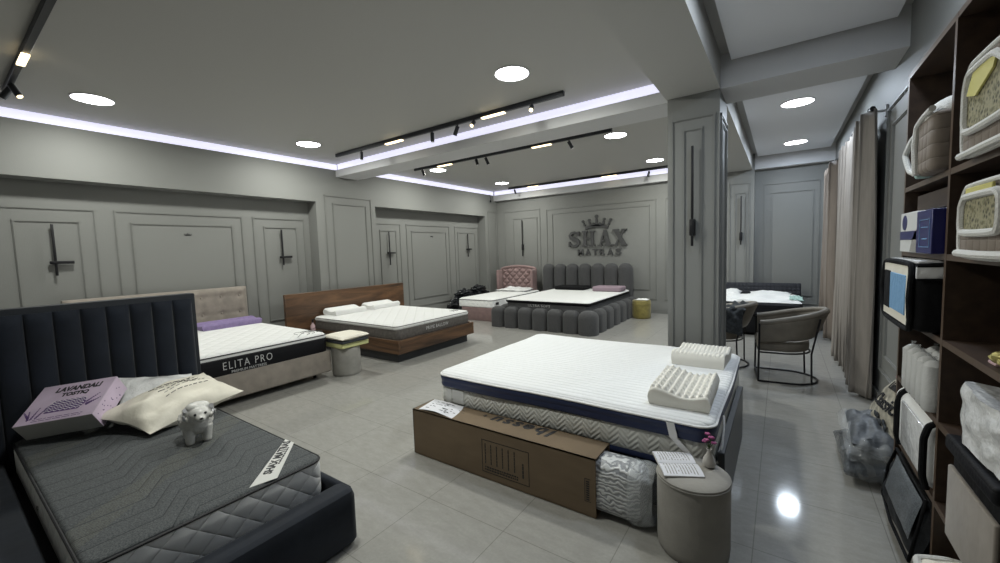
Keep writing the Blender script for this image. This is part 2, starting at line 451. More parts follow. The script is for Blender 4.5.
def fr_verts(b, P, u0, u1, v0, v1, w=.028, d=.016):
    """moulding frame; P maps (u, v, out) to a point"""
    for (a0, a1, c0, c1) in ((u0, u1, v1 - w, v1), (u0, u1, v0, v0 + w), (u0, u0 + w, v0, v1), (u1 - w, u1, v0, v1)):
        for k, (ins, out) in enumerate(((0, d * .55), (w * .3, d))):
            if (c1 - c0) <= w * 1.01: out += .0007
            if (c1 - c0) <= w * 1.01: q = (a0, a1, c0 + ins * (1 if k else 0), c1 - ins * (1 if k else 0))
            else: q = (a0 + ins, a1 - ins, c0, c1)
            r = [P(q[0], q[2], 0), P(q[1], q[3], out)]
            lo = [min(r[0][i], r[1][i]) for i in range(3)]; hi = [max(r[0][i], r[1][i]) for i in range(3)]
            b.box(lo[0], hi[0], lo[1], hi[1], lo[2], hi[2])
    return b
tn = [0]
def panel(P, frames):
    b = B()
    for f in frames: fr_verts(b, P, *f)
    tn[0] += 1
    struct('trim_%d' % tn[0], b, 'trim', smooth=False)
PN = lambda u, v, o: (XN + o, u, v)
PL = lambda u, v, o: (XL + o, u, v)
PB = lambda u, v, o: (u, YB - o, v)
PR = lambda u, v, o: (XR - o, u, v)
for a, c, e, g in ((.30, 1.37, .65, 1.22), (1.54, 3.12, 1.70, 2.97), (3.27, 4.18, 3.44, 4.03), (5.72, 6.51, 5.90, 6.38), (6.68, 8.21, 6.84, 8.08), (8.42, 9.46, 8.54, 9.32)):
    panel(PN, [(a, c, .33, 2.335), (e, g, .52, 2.18)])
panel(PL, [(4.44, 5.50, .33, 2.79), (4.60, 5.37, .5, 2.645)])
panel(PL, [(9.60, 10.0, .33, 2.79)])
panel(PB, [(-6.82, -5.59, .33, 2.78), (-6.51, -5.69, .56, 2.56)])
panel(PB, [(-5.40, -2.455, .33, 2.74), (-5.22, -2.60, .56, 2.61)])
panel(PB, [(-2.26, -1.15, .33, 2.74), (-2.1, -1.3, .56, 2.61)])
panel(PB, [(-.94, -.555, .33, 2.90), (-.84, -.61, .5, 2.70)])
panel(lambda u, v, o: (u, 10.3 - o, v), [(-.33, .62, .33, 2.85), (-.2, .52, .5, 2.66)])
panel(PR, [(3.1, 5.35, .33, 2.84), (3.3, 5.12, .5, 2.66)])
panel(lambda u, v, o: (u, 4.64 - o, v), [(-.975, -.555, .33, 2.93), (-.865, -.67, .55, 2.815)])
panel(lambda u, v, o: (-.52 + o, u, v), [(4.69, 5.2, .33, 2.93), (4.75, 5.14, .45, 2.86)])
for nm, q in (('baseboard_left', (XN, XN + .015, YF, YB, 0, .1)), ('baseboard_back', (XL, -.48, YB - .015, YB, 0, .1)), ('baseboard_right', (XR - .015, XR, YF, 6.0, 0, .1))):
    struct(nm, B().box(*q), 'trim', smooth=False)
struct('baseboard_pillar', B().box(-1.022, -.508, 4.628, 5.262, 0, .1), 'trim', smooth=False)

# ---------------------------------------------------------------- lighting fixtures
def arealight(name, parent, loc, size, sy, power, col, rot=(0, 0, 0), shape='DISK', spread=PI):
    l = bpy.data.lights.new(name, 'AREA'); l.energy = power; l.color = col; l.shape = shape; l.size = size; l.spread = spread
    if shape == 'RECTANGLE': l.size_y = sy
    o = bpy.data.objects.new(name, l); C.objects.link(o); o.rotation_euler = rot
    o.location = V(loc) - (OFF.get(parent.name, V((0, 0, 0))) if parent else V((0, 0, 0)))
    if parent: o.parent = parent
    return o
WHT = (.98, 1.0, .92); BLU = (.74, .86, 1.0)
KEY = 34
def downlight(x, y, z, label, col, p):
    t = thing('downlight', label, 'ceiling light', (x, y, z), 'round recessed lights in the ceiling')
    obj('rim', B().lathe([(.165, 0), (.180, 0), (.182, -.006), (.176, -.012), (.168, -.012), (.165, -.004)], (x, y, z)), 'rim', t)
    obj('diffuser', B().lathe([(.166, -.001), (.166, -.008), (.15, -.011), (.02, -.012)], (x, y, z)), 'lamp', t)
    arealight('light_source', t, (x, y, z - .016), .26, 0, p, col)
    return t
downlight(-6.11, 1.21, ZC, 'round ceiling light near the left wall, closest to the picture left edge', WHT, KEY)
downlight(-6.12, 3.64, ZC, 'round ceiling light just in front of the ceiling beam near the left wall', WHT, KEY)
downlight(-2.25, 3.55, ZC, 'round ceiling light above the end of the front light rail, glowing bluish', WHT, KEY)
downlight(-2.25, 1.25, ZC, 'round ceiling light over the middle of the front room, closest to the viewer', WHT, KEY)
downlight(-6.06, 6.50, ZC, 'round ceiling light under the left end of the middle light rail', WHT, KEY)
downlight(-2.19, 6.47, ZC, 'round ceiling light beside the right end of the middle light rail', WHT, KEY)
downlight(-6.03, 8.87, ZC, 'round ceiling light at the left corner of the back wall', WHT, KEY)
downlight(-2.18, 8.87, ZC, 'round ceiling light behind the pillar edge near the rearmost rail', WHT, KEY)
downlight(.14, 6.53, 3.385, 'bigger round light in the narrow right bay, nearer the cross beam', BLU, KEY * .72)
downlight(.18, 9.06, 3.385, 'farther round light in the narrow right bay, toward its end wall', BLU, KEY * .72)
downlight(.14, 3.0, 3.385, 'round light in the right bay in front of the cross beam', BLU, KEY * .45)
def cove(name, q, label):
    one(name, B().box(*q), 'cove', label, 'cove light', (q[0], q[2], q[4]), smooth=False)
cove('cove_light', (XL - .068, XL - .05, YF, 4.79, 3.285, 3.398), 'long lavender-white cove strip above the left wall, front room')
cove('cove_light', (XL - .068, XL - .05, 5.14, 10.0, 3.285, 3.398), 'lavender-white cove strip above the left wall behind the ceiling beam')
cove('cove_light', (XL, -1.03, 4.768, 4.786, 3.285, 3.398), 'glowing cove strip along the front of the ceiling beam')
cove('cove_light', (XL, -1.03, 9.978, 9.996, 3.285, 3.398), 'glowing cove strip above the back wall with the lettering')

def track(x0, x1, y, label, lamps, spots, w=.045):
    t = thing('track_light', label, 'track light', (x0, y, ZC))
    obj('rail', B().box(x0, x1, y - w / 2, y + w / 2, ZC - .055, ZC, .003, 1), 'dark', t)
    for a, l in lamps:
        obj('linear_lamp', B().box(a, a + l, y - w / 2 - .002, y + w / 2 + .002, ZC - .070, ZC - .0555), 'warm', t)
    for x, dx, dy, on in spots:
        d = V((dx, dy, -1)).normalized()
        p0 = V((x, y, ZC - .055)); p1 = p0 + V((0, 0, -.03))
        h = obj('spot_head', B().cyl(p0, p1, .008, n=8).cyl(p1 - d * .01, p1 + d * .115, .027, n=16), 'dark', t)
        obj('lens', B().cyl(p1 + d * .1151, p1 + d * .118, .022, n=16), 'warm' if on else 'rim', h)
    return t
track(-6.39, -2.04, 4.30, 'long black light rail with two warm bars just in front of the beam', [(-5.08, .37), (-3.20, .35)],
      [(-5.70, 0, 0, 0), (-4.09, 0, 0, 0), (-3.62, -.5, 0, 0), (-3.34, .5, -1.3, 1), (-2.46, .6, -1.3, 1)])
track(-6.30, -2.10, 6.05, 'black light rail in the middle of the ceiling behind the beam', [(-5.64, .36), (-3.47, .35)],
      [(-6.07, .5, 0, 0), (-4.67, .5, -.3, 0), (-4.45, .3, .3, 0), (-2.80, .5, .2, 0)])
track(-6.35, -1.1, 9.66, 'rearmost black light rail close to the back wall', [(-5.72, .32), (-3.62, .36)], [(-6.15, .2, .3, 0), (-2.5, -.3, 0, 0)])
track(-6.40, -3.2, .63, 'black light rail at the upper left corner of the picture', [(-5.35, .3)], [(-6.05, -.3, -.6, 0), (-5.95, .5, .4, 1)])
one('hanging_cable', B().tube([(-7.03, 9.70, 3.3), (-7.02, 9.70, 3.2), (-7.01, 9.71, 3.12)], .006).box(-7.035, -7.0, 9.69, 9.72, 3.06, 3.12, .004), 'black',
    'short black cable end hanging in the far left ceiling corner', 'cable', (-7.02, 9.7, 3.3))

def sconce(P, u, z0, z1, label, cross=None, blk=None):
    """P maps (along wall, height, out)"""
    t = thing('wall_lamp', label, 'wall lamp', P(u, z0, 0), 'slim black wall lamps')
    def bx(u0, u1, v0, v1, o0, o1):
        a, c = P(u0, v0, o0), P(u1, v1, o1)
        return (min(a[0], c[0]), max(a[0], c[0]), min(a[1], c[1]), max(a[1], c[1]), min(a[2], c[2]), max(a[2], c[2]))
    obj('rod', B().box(*bx(u - .012, u + .012, z0, z1, .045, .068), .004), 'black', t)
    if cross: 
        obj('cross_bar', B().box(*bx(u - .05, u + .16, cross - .019, cross + .019, .03, .07), .005), 'black', t)
        obj('mount', B().box(*bx(u - .02, u + .03, cross - .02, cross + .02, 0, .05), .004), 'black', t)
    if blk:
        obj('mount', B().box(*bx(u - .026, u + .026, blk - .085, blk + .085, 0, .075), .010, 3), 'black', t)
sconce(PN, .96, 1.50, 2.13, 'black cross-shaped wall lamp, the leftmost, above the navy headboard', cross=1.66)
sconce(PN, 3.72, 1.50, 2.13, 'black cross-shaped wall lamp in the front alcove, next to its right corner', cross=1.645)
sconce(PN, 6.12, 1.39, 2.14, 'black cross-shaped wall lamp at the left side of the second alcove', cross=1.665)
sconce(PN, 8.925, 1.50, 2.14, 'black cross-shaped wall lamp at the right side of the second alcove', cross=1.71)
sconce(PB, -6.17, 1.46, 2.50, 'long thin black wall lamp on the back wall above the pink headboard', blk=1.72)
sconce(lambda u, v, o: (u, 4.64 - o, v), -.76, 1.61, 2.625, 'long black wall lamp on the front face of the free-standing pillar', blk=1.80)
sconce(PB, -.715, 1.59, 2.62, 'thin black wall lamp at the far end of the right bay', blk=1.77)

# small crown emblems on the alcove panels
def crown(P, u, v, w, m, d=.006):
    b = B()
    def pr(pts): 
        Mx = frame(P(u, v, .001), V(P(1, 0, 0)) - V(P(0, 0, 0)), (0, 0, 1)); b.prism([(x * w, y * w) for x, y in pts], Mx, d)
    arc = [(-.40 + .80 * k / 8, -.27 + .07 * math.sin(PI * k / 8)) for k in range(9)]
    pr(arc + [(x * 1.03, y + .085) for x, y in reversed(arc)])
    for cx, y0, hh, lean, ww in ((-.42, -.15, .13, -.06, .04), (-.23, -.12, .13, -.03, .045), (0, -.11, .22, 0, .05), (.23, -.12, .13, .03, .045), (.42, -.15, .13, .06, .04)):
        pr([(cx - ww, y0), (cx + ww, y0), (cx + lean + ww * .5, y0 + hh), (cx + lean - ww * .5, y0 + hh)])
        rr_ = .048 if cx else .062
        pr([(cx + lean * 1.2 + rr_ * math.cos(a * PI / 4), y0 + hh + rr_ * .8 + rr_ * math.sin(a * PI / 4)) for a in range(8)])
    pr([(-.32, -.15), (-.23, -.13), (-.115, -.04), (0, -.12), (.115, -.04), (.23, -.13), (.32, -.15), (.1, -.17), (-.1, -.17)])
    return b
for yy, zz, lb in ((2.35, 2.03, 'tiny black crown emblem on the front alcove panel'), (7.54, 2.06, 'tiny crown emblem on the second alcove panel')):
    one('crown_emblem', crown(PN, yy, zz, .09, 'ink'), 'ink', lb, 'wall emblem', (XN, yy, zz), smooth=False)

# ---------------------------------------------------------------- SHAX MATRAS sign
sg = thing('wall_sign', 'dark crown and SHAX MATRAS lettering mounted on the back wall', 'sign', (-3.93, YB, 1.43))
def letter(strokes, x, z, w, h, dd=.06):
    b = B(); Mx = frame((x, YB - .02, z), (1, 0, 0), (0, 0, 1))
    for i, pts in enumerate(strokes): b.prism([(px * w, pz * h) for px, pz in pts], Mx @ Matrix.Translation((0, 0, -.0009 * (i + 1))), dd - .02 + .0018 * (i + 1))
    return b
def thick(pts, w):
    out = []
    for i, p in enumerate(pts):
        a = pts[max(0, i - 1)]; c = pts[min(len(pts) - 1, i + 1)]
        d = V((c[0] - a[0], c[1] - a[1])).normalized(); nn = V((-d.y, d.x)) * w[i] / 2
        out.append(((p[0] + nn.x, p[1] + nn.y), (p[0] - nn.x, p[1] - nn.y)))
    return [[out[i][0], out[i][1], out[i + 1][1], out[i + 1][0]] for i in range(len(out) - 1)]
R_ = lambda a, c, d, e: [(a, d), (c, d), (c, e), (a, e)]
gl = {}
gl['H'] = [R_(.12, .34, 0, 1), R_(.66, .88, 0, 1), R_(.3, .7, .44, .56)] + [R_(a, a + .42, z, z + .1) for a in (.02, .56) for z in (0, .9)]
gl['A'] = [[(.10, 0), (.22, 0), (.56, 1), (.44, 1)], [(.62, 0), (.92, 0), (.60, 1), (.40, 1)], R_(.25, .75, .28, .38), R_(0, .34, 0, .09), R_(.52, 1, 0, .09)]
gl['X'] = [[(.02, 1), (.34, 1), (.98, 0), (.66, 0)], [(.80, 1), (.92, 1), (.22, 0), (.10, 0)], R_(0, .44, .91, 1), R_(.62, 1, .91, 1), R_(0, .36, 0, .09), R_(.56, 1, 0, .09)]
sp = [(.84, .74), (.74, .88), (.52, .94), (.28, .88), (.18, .74), (.24, .60), (.5, .5), (.76, .40), (.84, .25), (.74, .11), (.5, .05), (.26, .11), (.14, .26)]
gl['S'] = thick(sp, [.10, .12, .14, .18, .24, .26, .27, .26, .24, .18, .14, .12, .10]) + [R_(.80, .90, .68, .98), R_(.06, .16, .02, .33)]
for ch, x, w in (('S', -4.73, .36), ('H', -4.33, .37), ('A', -3.90, .38), ('X', -3.50, .36)):
    obj('letter_' + ch.lower(), letter(gl[ch], x, 1.67, w, .41), 'signf', sg, smooth=False)
for i, (ch, x) in enumerate(zip('MATRAS', (-4.46, -4.25, -4.05, -3.86, -3.65, -3.44))):
    text('letter_' + ch.lower(), ch, frame((x, YB - .005, 1.435), (1, 0, 0), (0, 0, 1)), .150, .165, 'signf', sg, bold=.022, depth=.035)
obj('crown', crown(PB, -3.93, 2.315, .76, 'signf', .04), 'signf', sg, smooth=False)
# ---------------------------------------------------------------- near left: navy bed
bed = thing('upholstered_bed', 'single bed with tall navy velvet channelled headboard in the left foreground', 'bed', (-3.2, .75, 0))
HX = -4.28
b = B().box(HX - .1, HX, .05, 1.38, 0, 1.34, .012)
hb = obj('headboard', b, 'navydk', bed)
for k in range(9):
    y0 = .10 + k * .1389 + .002; y1 = y0 + .1349
    cb = B()
    cb.slab(lambda u, v: V((HX + .005 + .03 * math.sin(PI * u) ** .55 * min(1, (1 - abs(2 * v - 1)) * 14) ** .5, y0 + (y1 - y0) * u, .30 + .995 * v)),
            lambda u, v: V((HX - .01, y0 + (y1 - y0) * u, .30 + .995 * v)), 12, 24)
    obj('headboard_channel', cb, 'navy', hb)
obj('side_rail', B().box(-4.28, -2.0, .06, .22, .02, .31, .02, 3), 'navy', bed)
obj('side_rail', B().box(-4.28, -2.0, 1.275, 1.32, .02, .31, .02, 3), 'navy', bed)
obj('foot_rail', B().rr(-2.10, -1.94, .05, 1.31, .05, [(.015, .015), (.035, 0), (.28, 0), (.31, .01), (.322, .035)]), 'navy', bed)
obj('slat_base', B().box(-4.27, -2.15, .22, 1.30, .10, .20), 'plinth', bed)
mt = thing('mattress', 'thin mattress with charcoal stitched top and grey quilted sides on the navy bed', 'mattress', (-3.2, .77, .2))
obj('quilted_side', B().rr(-4.25, -2.19, .262, 1.27, .07, [(.20, .03), (.215, .008), (.25, 0), (.40, 0), (.43, .004)], 10), 'mside', mt)
obj('top_cover', B().rr(-4.25, -2.19, .262, 1.27, .07, [(.425, .004), (.44, .006), (.450, .016), (.452, .03)], 10), 'mtop', mt)
ring = []
for cx, cy, st in ((-2.26, 1.20, 0), (-4.18, 1.20, 1), (-4.18, .332, 2), (-2.26, .332, 3)):
    for k in range(9):
        a = (st + k / 8) * PI / 2; ring.append((cx + .068 * math.cos(a), cy + .068 * math.sin(a), .438))
obj('piping', B().tube(ring, .0065, 8, True), 'piping', mt)
I4 = Matrix.Translation((0, 0, .4522))
strip = obj('brand_strip', B().prism([(-2.222, .876), (-2.190, 1.0), (-2.52, 1.268), (-2.615, 1.262)], I4, .0015), 'label', mt, smooth=False)
dx_ = (-.745, .667, 0); dy_ = (-.667, -.745, 0)
text('lettering', 'SHAX MATRAS', frame((-2.262, 1.005, .4538), dx_, dy_), .40, .046, 'ink', strip, bold=.04)
obj('small_print', scribble(B(), frame((-2.33, 1.085, .4538), dx_, dy_), .26, .014, 1, .7), 'ink', strip, smooth=False)
obj('air_vent', B().cyl((-3.25, .263, .33), (-3.25, .256, .33), .012, n=16), 'handle', mt)

def print_on(P, u0, v0, w, h, n, b):
    """short wavy ink marks following a curved surface P(u, v) -> point"""
    for i in range(n):
        v = v0 + h * i / max(1, n - 1); u = u0 + random.uniform(0, .04)
        while u < u0 + w:
            l = random.uniform(.02, .07)
            b.tube([P(u + l * k / 4, v + .006 * math.sin(k * 3)) for k in range(5)], .0016 if i % 2 else .0024, 4)
            u += l + .018
    return b
# lavender pillow carton leaning on the headboard
LM = Matrix.Translation((-4.07, .312, .478)) @ Matrix.Rotation(.822, 4, 'Z') @ Matrix.Rotation(-.092, 4, 'Y') @ Matrix.Rotation(.544, 4, 'X')
lw, ld, lh = .436, .333, .139
lt = thing('pillow_carton', 'lilac carton printed LAVANDALI TOSTIQ leaning on the navy headboard', 'box', (-4.07, .312, .46))
bx = B().box(0, lw, 0, ld, 0, lh - .002, .002, 1, LM); obj('carton_body', bx, 'lavside', lt)
obj('lid_panel', B().box(.001, lw - .001, .001, ld - .001, lh - .002, lh, 0, 1, LM), 'lav', lt)
obj('end_panel', B().box(lw, lw + .002, .001, ld - .001, .001, lh - .002, 0, 1, LM), 'lav', lt)
def LF(x, y, z=lh + .0005): m = LM.copy(); m.translation = LM @ V((x, y, z)); return m
text('title', 'LAVANDALI', LF(.10, .257), .27, .044, 'ink', lt, bold=.045, shear=.1)
text('title', 'TOSTIQ', LF(.155, .205), .16, .038, 'ink', lt, bold=.045, shear=.1)
pic = B()
pil = [(.13, .075), (.32, .075), (.345, .12), (.325, .175), (.15, .175), (.115, .12)]
pic.prism(pil, LF(0, 0), .0006); obj('pillow_picture', pic, 'violet', lt, smooth=False)
zz = B()
for r_ in range(5):
    pts = [(.125 + .21 * k / 14, .085 + r_ * .019 + (.010 if k % 2 else -.002)) for k in range(15)]
    for a, c in zip(pts, pts[1:]): zz.prism([a, c, (c[0], c[1] + .006), (a[0], a[1] + .006)], LF(0, 0, lh + .0012), .0004)
obj('pillow_pattern', zz, 'rugw', lt, smooth=False)
sprig = B()
for (x, y, a, n) in ((.06, .04, 1.9, 7), (.075, .045, 1.5, 8), (.10, .05, 1.25, 8), (.05, .06, 2.3, 6), (.36, .10, .7, 7), (.35, .13, .9, 7), (.355, .11, .5, 6)):
    for k in range(n):
        px, py = x + math.cos(a) * k * .0125, y + math.sin(a) * k * .0125; w_ = .0095 * (1 - k / n * .5)
        sprig.prism([(px - w_, py), (px, py - w_), (px + w_, py), (px, py + w_)], LF(0, 0), .0006)
obj('lavender_sprigs', sprig, 'violet', lt, smooth=False)
em = LM @ frame((lw + .0022, .02, .012), (0, 1, 0), (0, 0, 1))
sp2 = B()
for k in range(22):
    x, y = random.uniform(.0, .28), random.uniform(0, .1); w_ = .005
    sp2.prism([(x - w_, y), (x, y - w_), (x + w_, y), (x, y + w_)], em, .0006)
obj('end_pattern', sp2, 'violet', lt, smooth=False)
obj('carton_print', scribble(B(), LF(.09, .012), .30, .03, 2, .25), 'violet', lt, smooth=False)

# clear-bagged pillow behind and cream pillow in front
one('bagged_pillow', B().pillow((-3.86, .70, .50), (-3.90, 1.26, .50), (-4.17, 1.27, .655), (-4.19, .80, .745), .11, 30, .02, 3), 'sheenw',
    'white pillow in shiny clear plastic leaning on the navy headboard behind the cream pillow', 'pillow', (-4.0, 1.0, .46))
pa = [(-3.82, .585, .585), (-3.42, .785, .485), (-3.58, 1.43, .555), (-4.09, 1.33, .66)]
cp = thing('cream_pillow', 'plump cream pillow with faint printed text lying across the navy bed', 'pillow', (-3.8, 1.0, .46))
obj('cover', B().pillow(*pa, .25, 44, .03, 9, .10, .55), 'cream', cp)
A_, B_, C_, D_ = map(V, pa); nr = (C_ - A_).cross(D_ - B_).normalized(); nr = nr if nr.z > 0 else -nr
def PS(u, v):
    # u runs A->B (toward the viewer), v runs toward C/D
    p = A_.lerp(B_, u).lerp(D_.lerp(C_, u), v); h = .125 * (max(0, math.sin(PI * u) * math.sin(PI * v))) ** .55
    pu = .10 * math.sin(PI * u) * (1 - math.sin(PI * v)) ** 2; pv = .10 * math.sin(PI * v) * (1 - math.sin(PI * u)) ** 2
    p = p.lerp((A_ + B_ + C_ + D_) / 4, pu + pv)
    return p + nr * (h + noise.noise(V((u * 5 + 9, v * 5, 3))) * .03 + .0025)
pb = B()
print_on(lambda u, v: PS(v, u), .34, .26, .42, .34, 5, pb)
obj('printed_text', pb, 'ink', cp)

# sheep
SB = V((-3.13, .955, .452))
sh = thing('sheep_figurine', 'small white ceramic sheep standing on the charcoal mattress', 'figurine', SB)
sb = B()
def sp_(x, y, z): return SB + V((x, y, z))
k = .92
sb.ball(sp_(-.035, 0, .125), .098, .082, .078, 32, lump=.04, sc=7)
sb.ball(sp_(.02, 0, .125), .078, .080, .082, 28, lump=.04, sc=7)
sb.ball(sp_(.045, .006, .185), .066, .070, .064, 28, lump=.03, sc=6)
sb.ball(sp_(.095, .010, .190), .054, .052, .046, 24)
sb.ball(sp_(.138, .012, .176), .034, .026, .024, 20)
sb.ball(sp_(.052, .008, .228), .050, .060, .026, 24, lump=.08, sc=9)
for lx, ly in ((.050, -.040), (.050, .043), (-.075, -.042), (-.075, .045)):
    sb.tube([sp_(lx, ly, .10), sp_(lx + .004, ly, .05), sp_(lx + .006, ly, .012), sp_(lx + .007, ly, .002)], [.034, .026, .023, .020], 14)
sb.ball(sp_(-.130, 0, .14), .025, .02, .03, 12)
for k_ in range(150):
    a = random.uniform(0, 2 * PI); c_ = random.uniform(-.5, 1)
    q = V((-.025 + .108 * math.cos(a) * math.sqrt(1 - c_ * c_ * .8), .080 * math.sin(a) * math.sqrt(1 - c_ * c_ * .8), .125 + .074 * c_))
    if q.x > .07: continue
    sb.ball(SB + q, .011, .011, .011, 8)
body = obj('body', sb, 'porcel', sh)
rm = body.modifiers.new('r', 'REMESH'); rm.mode = 'VOXEL'; rm.voxel_size = .0042; rm.use_smooth_shade = True
sm = body.modifiers.new('s', 'SMOOTH'); sm.iterations = 3
for sgn in (-1, 1):
    spiral = [sp_(.084 + .026 * math.cos(a), .010 + sgn * (.056 + .003 * a), .196 + .026 * math.sin(a)) for a in [PI * .6 + i * .42 for i in range(12)]]
    obj('horn', B().tube(spiral, [.013 - .0007 * i for i in range(12)], 10), 'ceramicg', sh)
    obj('ear', B().ball(sp_(.080, .010 + sgn * .056, .165), .012, .014, .018, 12), 'porcel', sh)
    obj('eye', B().ball(sp_(.141, .011 + sgn * .025, .203), .006, .007, .007, 8), 'ink', sh)
sh.rotation_euler.z = -.22; sh.scale = (1.08, 1.08, 1.05)
obj('nose', B().ball(sp_(.171, .012, .181), .004, .010, .006, 8), 'ink', sh)

# ---------------------------------------------------------------- beige bed
bb = thing('upholstered_bed', 'beige velour bed with button-tufted headboard in the front alcove', 'bed', (-6.1, 2.05, 0))
def tufted(x0, y0, y1, z0, z1, nu, nv, rows, cols, depth, base, zoff=0):
    def top(u, v):
        y = y0 + (y1 - y0) * u; z = z0 + (z1 - z0) * v
        d = 0
        for c_ in range(cols):
            for r_ in range(rows):
                by = y0 + (y1 - y0) * (c_ + .5) / cols; bz = z0 + (z1 - z0) * (r_ + .5 + zoff) / rows
                d = max(d, math.exp(-((y - by) ** 2 + (z - bz) ** 2) / .0016))
        gy = abs(math.sin(PI * (cols * u - .5))) if cols else 1; gz = abs(math.sin(PI * (rows * v - .5 - zoff)))
        e = min(1, min(u, 1 - u) * 25, min(v, 1 - v) * 18) ** .5
        return V((x0 + base * e + .006 * min(gy, gz) ** .5 - depth * d, y, z))
    return B().slab(top, lambda u, v: V((x0 - .08, y0 + (y1 - y0) * u, z0 + (z1 - z0) * v)), nu, nv)
hbb = obj('headboard', tufted(-7.20, .96, 3.03, .15, 1.19, 90, 50, 4, 8, .02, .05), 'beige', bb)
for c_ in range(8):
    for r_ in range(2, 4):
        y = .96 + 2.07 * (c_ + .5) / 8; z = .15 + 1.04 * (r_ + .5) / 4
        obj('button', B().ball((-7.158, y, z), .010, .014, .014, 10), 'beige', hbb)
obj('bed_frame', B().rr(-7.14, -4.95, 1.05, 3.08, .04, [(.085, .02), (.10, 0), (.35, 0), (.365, .012), (.368, .03)]), 'beige', bb)
for x, y in ((-5.15, 2.93), (-5.15, 1.2), (-6.95, 2.93), (-6.95, 1.2)):
    obj('leg', B().cyl((x, y, 0), (x, y, .09), .02, .026, 14), 'black', bb)
bm_ = thing('mattress', 'white-topped mattress with black ELITA PRO side on the beige bed', 'mattress', (-6.05, 2.05, .3))
obj('black_side', B().rr(-7.10, -4.97, 1.12, 3.06, .10, [(.30, .02), (.32, .005), (.45, 0), (.535, .0), (.545, .006)], 10), 'blackm', bm_)
obj('white_border', B().rr(-7.10, -4.97, 1.12, 3.06, .10, [(.543, .006), (.552, 0), (.575, .0), (.585, .008)], 10), 'whitetop', bm_)
obj('quilted_top', B().rr(-7.10, -4.97, 1.12, 3.06, .10, [(.583, .008), (.592, .012), (.612, .03), (.624, .08), (.628, .18)], 10), 'whiteq', bm_)
def ringpts(x0, x1, y0, y1, r, z, n=8):
    out = []
    for cx, cy, st in ((x1 - r, y1 - r, 0), (x0 + r, y1 - r, 1), (x0 + r, y0 + r, 2), (x1 - r, y0 + r, 3)):
        for k in range(n + 1):
            a = (st + k / n) * PI / 2; out.append((cx + r * math.cos(a), cy + r * math.sin(a), z))
    return out
for z in (.546, .588): obj('piping', B().tube(ringpts(-7.10, -4.97, 1.12, 3.06, .10, z), .0065, 8, True), 'piping', bm_)
EF = lambda y, z: frame((-4.968, y, z), (0, 1, 0), (0, 0, 1))
text('brand_name', 'ELITA PRO', EF(1.80, .425), .52, .085, 'silver', bm_, bold=-.008, space=1.25)
text('tagline', 'PREMIUM MATTRESS', EF(1.88, .375), .37, .03, 'silver', bm_)
def emblem(x, y, z, s_):
    b_ = B()
    for o_, r_ in ((0, .05), (.05, .045), (.1, .03)):
        b_.tube([(x + s_ * (r_ * math.cos(a) * 1.6), y + s_ * (o_ + r_ * math.sin(a)), z) for a in [i * .5 for i in range(11)]], .003, 6)
    b_.tube([(x + .12 * s_, y - .1 * s_, z), (x - .02, y + .02, z + .001), (x - .14 * s_, y + .2 * s_, z)], .003, 6)
    return b_
obj('embroidered_emblem', emblem(-5.16, 2.80, .628, 1.6), 'ink', bm_)
def contour(b, x0, x1, y0, y1, z, h, axis='y', n=40, bumps=None, lo=.6, dome=.5):
    """latex contour pillow; the wave runs along the given axis"""
    def top(u, v):
        x = x0 + (x1 - x0) * u; y = y0 + (y1 - y0) * v; w = u if axis == 'x' else v; o = v if axis == 'x' else u
        hh = h * (lo + (1 - lo) * (.55 + .45 * math.cos(2 * PI * (w - .12) * 1.0)) ** 1.0)
        e = (min(1, w * 9, (1 - w) * 9)) ; e = math.sqrt(max(0, 1 - (1 - e) ** 2)) * .45 + .55
        e2 = min(1, o * 16, (1 - o) * 16); e2 = .8 + .2 * math.sqrt(max(0, 1 - (1 - e2) ** 2))
        zz_ = hh * e * e2
        if bumps and 0.03 < o < .97: zz_ += bumps[2] * abs(math.sin(PI * bumps[0] * u) * math.sin(PI * bumps[1] * v)) ** 1.5 - bumps[2] * .3
        return V((x, y, z + zz_))
    b.slab(top, lambda u, v: V((x0 + (x1 - x0) * (.02 + .96 * u), y0 + (y1 - y0) * (.02 + .96 * v), z)), n, n)
    return b
one('foam_pillow', contour(B(), -6.98, -6.66, 2.20, 3.0, .628, .10, 'x', lo=.65), 'purple', 'purple memory foam pillow lying on the beige bed at its headboard', 'pillow', (-6.8, 2.6, .628))

# ---------------------------------------------------------------- stool with foam samples and soap bottle
one('pouf', B().lathe([(.175, 0), (.183, .01), (.188, .04), (.19, .36), (.183, .385), (.165, .395)], (-4.95, 3.29, 0), 40), 'stoolg',
    'light grey cylindrical pouf beside the walnut bed, foam samples on top', 'pouf', (-4.95, 3.29, 0))
one('foam_sample', B().box(-5.14, -4.74, 3.10, 3.52, .397, .462, .008, 2), 'yellow', 'thick pale yellow foam slab on the light grey pouf, lowest of the stack', 'foam slab', (-4.92, 3.37, .397), 'foam samples on the light grey pouf')
one('foam_sample', B().box(-5.11, -4.71, 3.09, 3.50, .463, .496, .008, 2), 'throw', 'thin dark grey slab in the middle of the foam samples on the pouf', 'foam slab', (-4.9, 3.35, .463), 'foam samples on the light grey pouf')
one('foam_sample', B().pillow((-4.68, 3.07, .53), (-4.72, 3.53, .53), (-5.15, 3.51, .54), (-5.13, 3.06, .54), .075, 20, .004, 2, .03, .22), 'cream', 'cream cushioned slab on top of the foam samples on the light grey pouf', 'foam slab', (-4.9, 3.37, .5), 'foam samples on the light grey pouf')
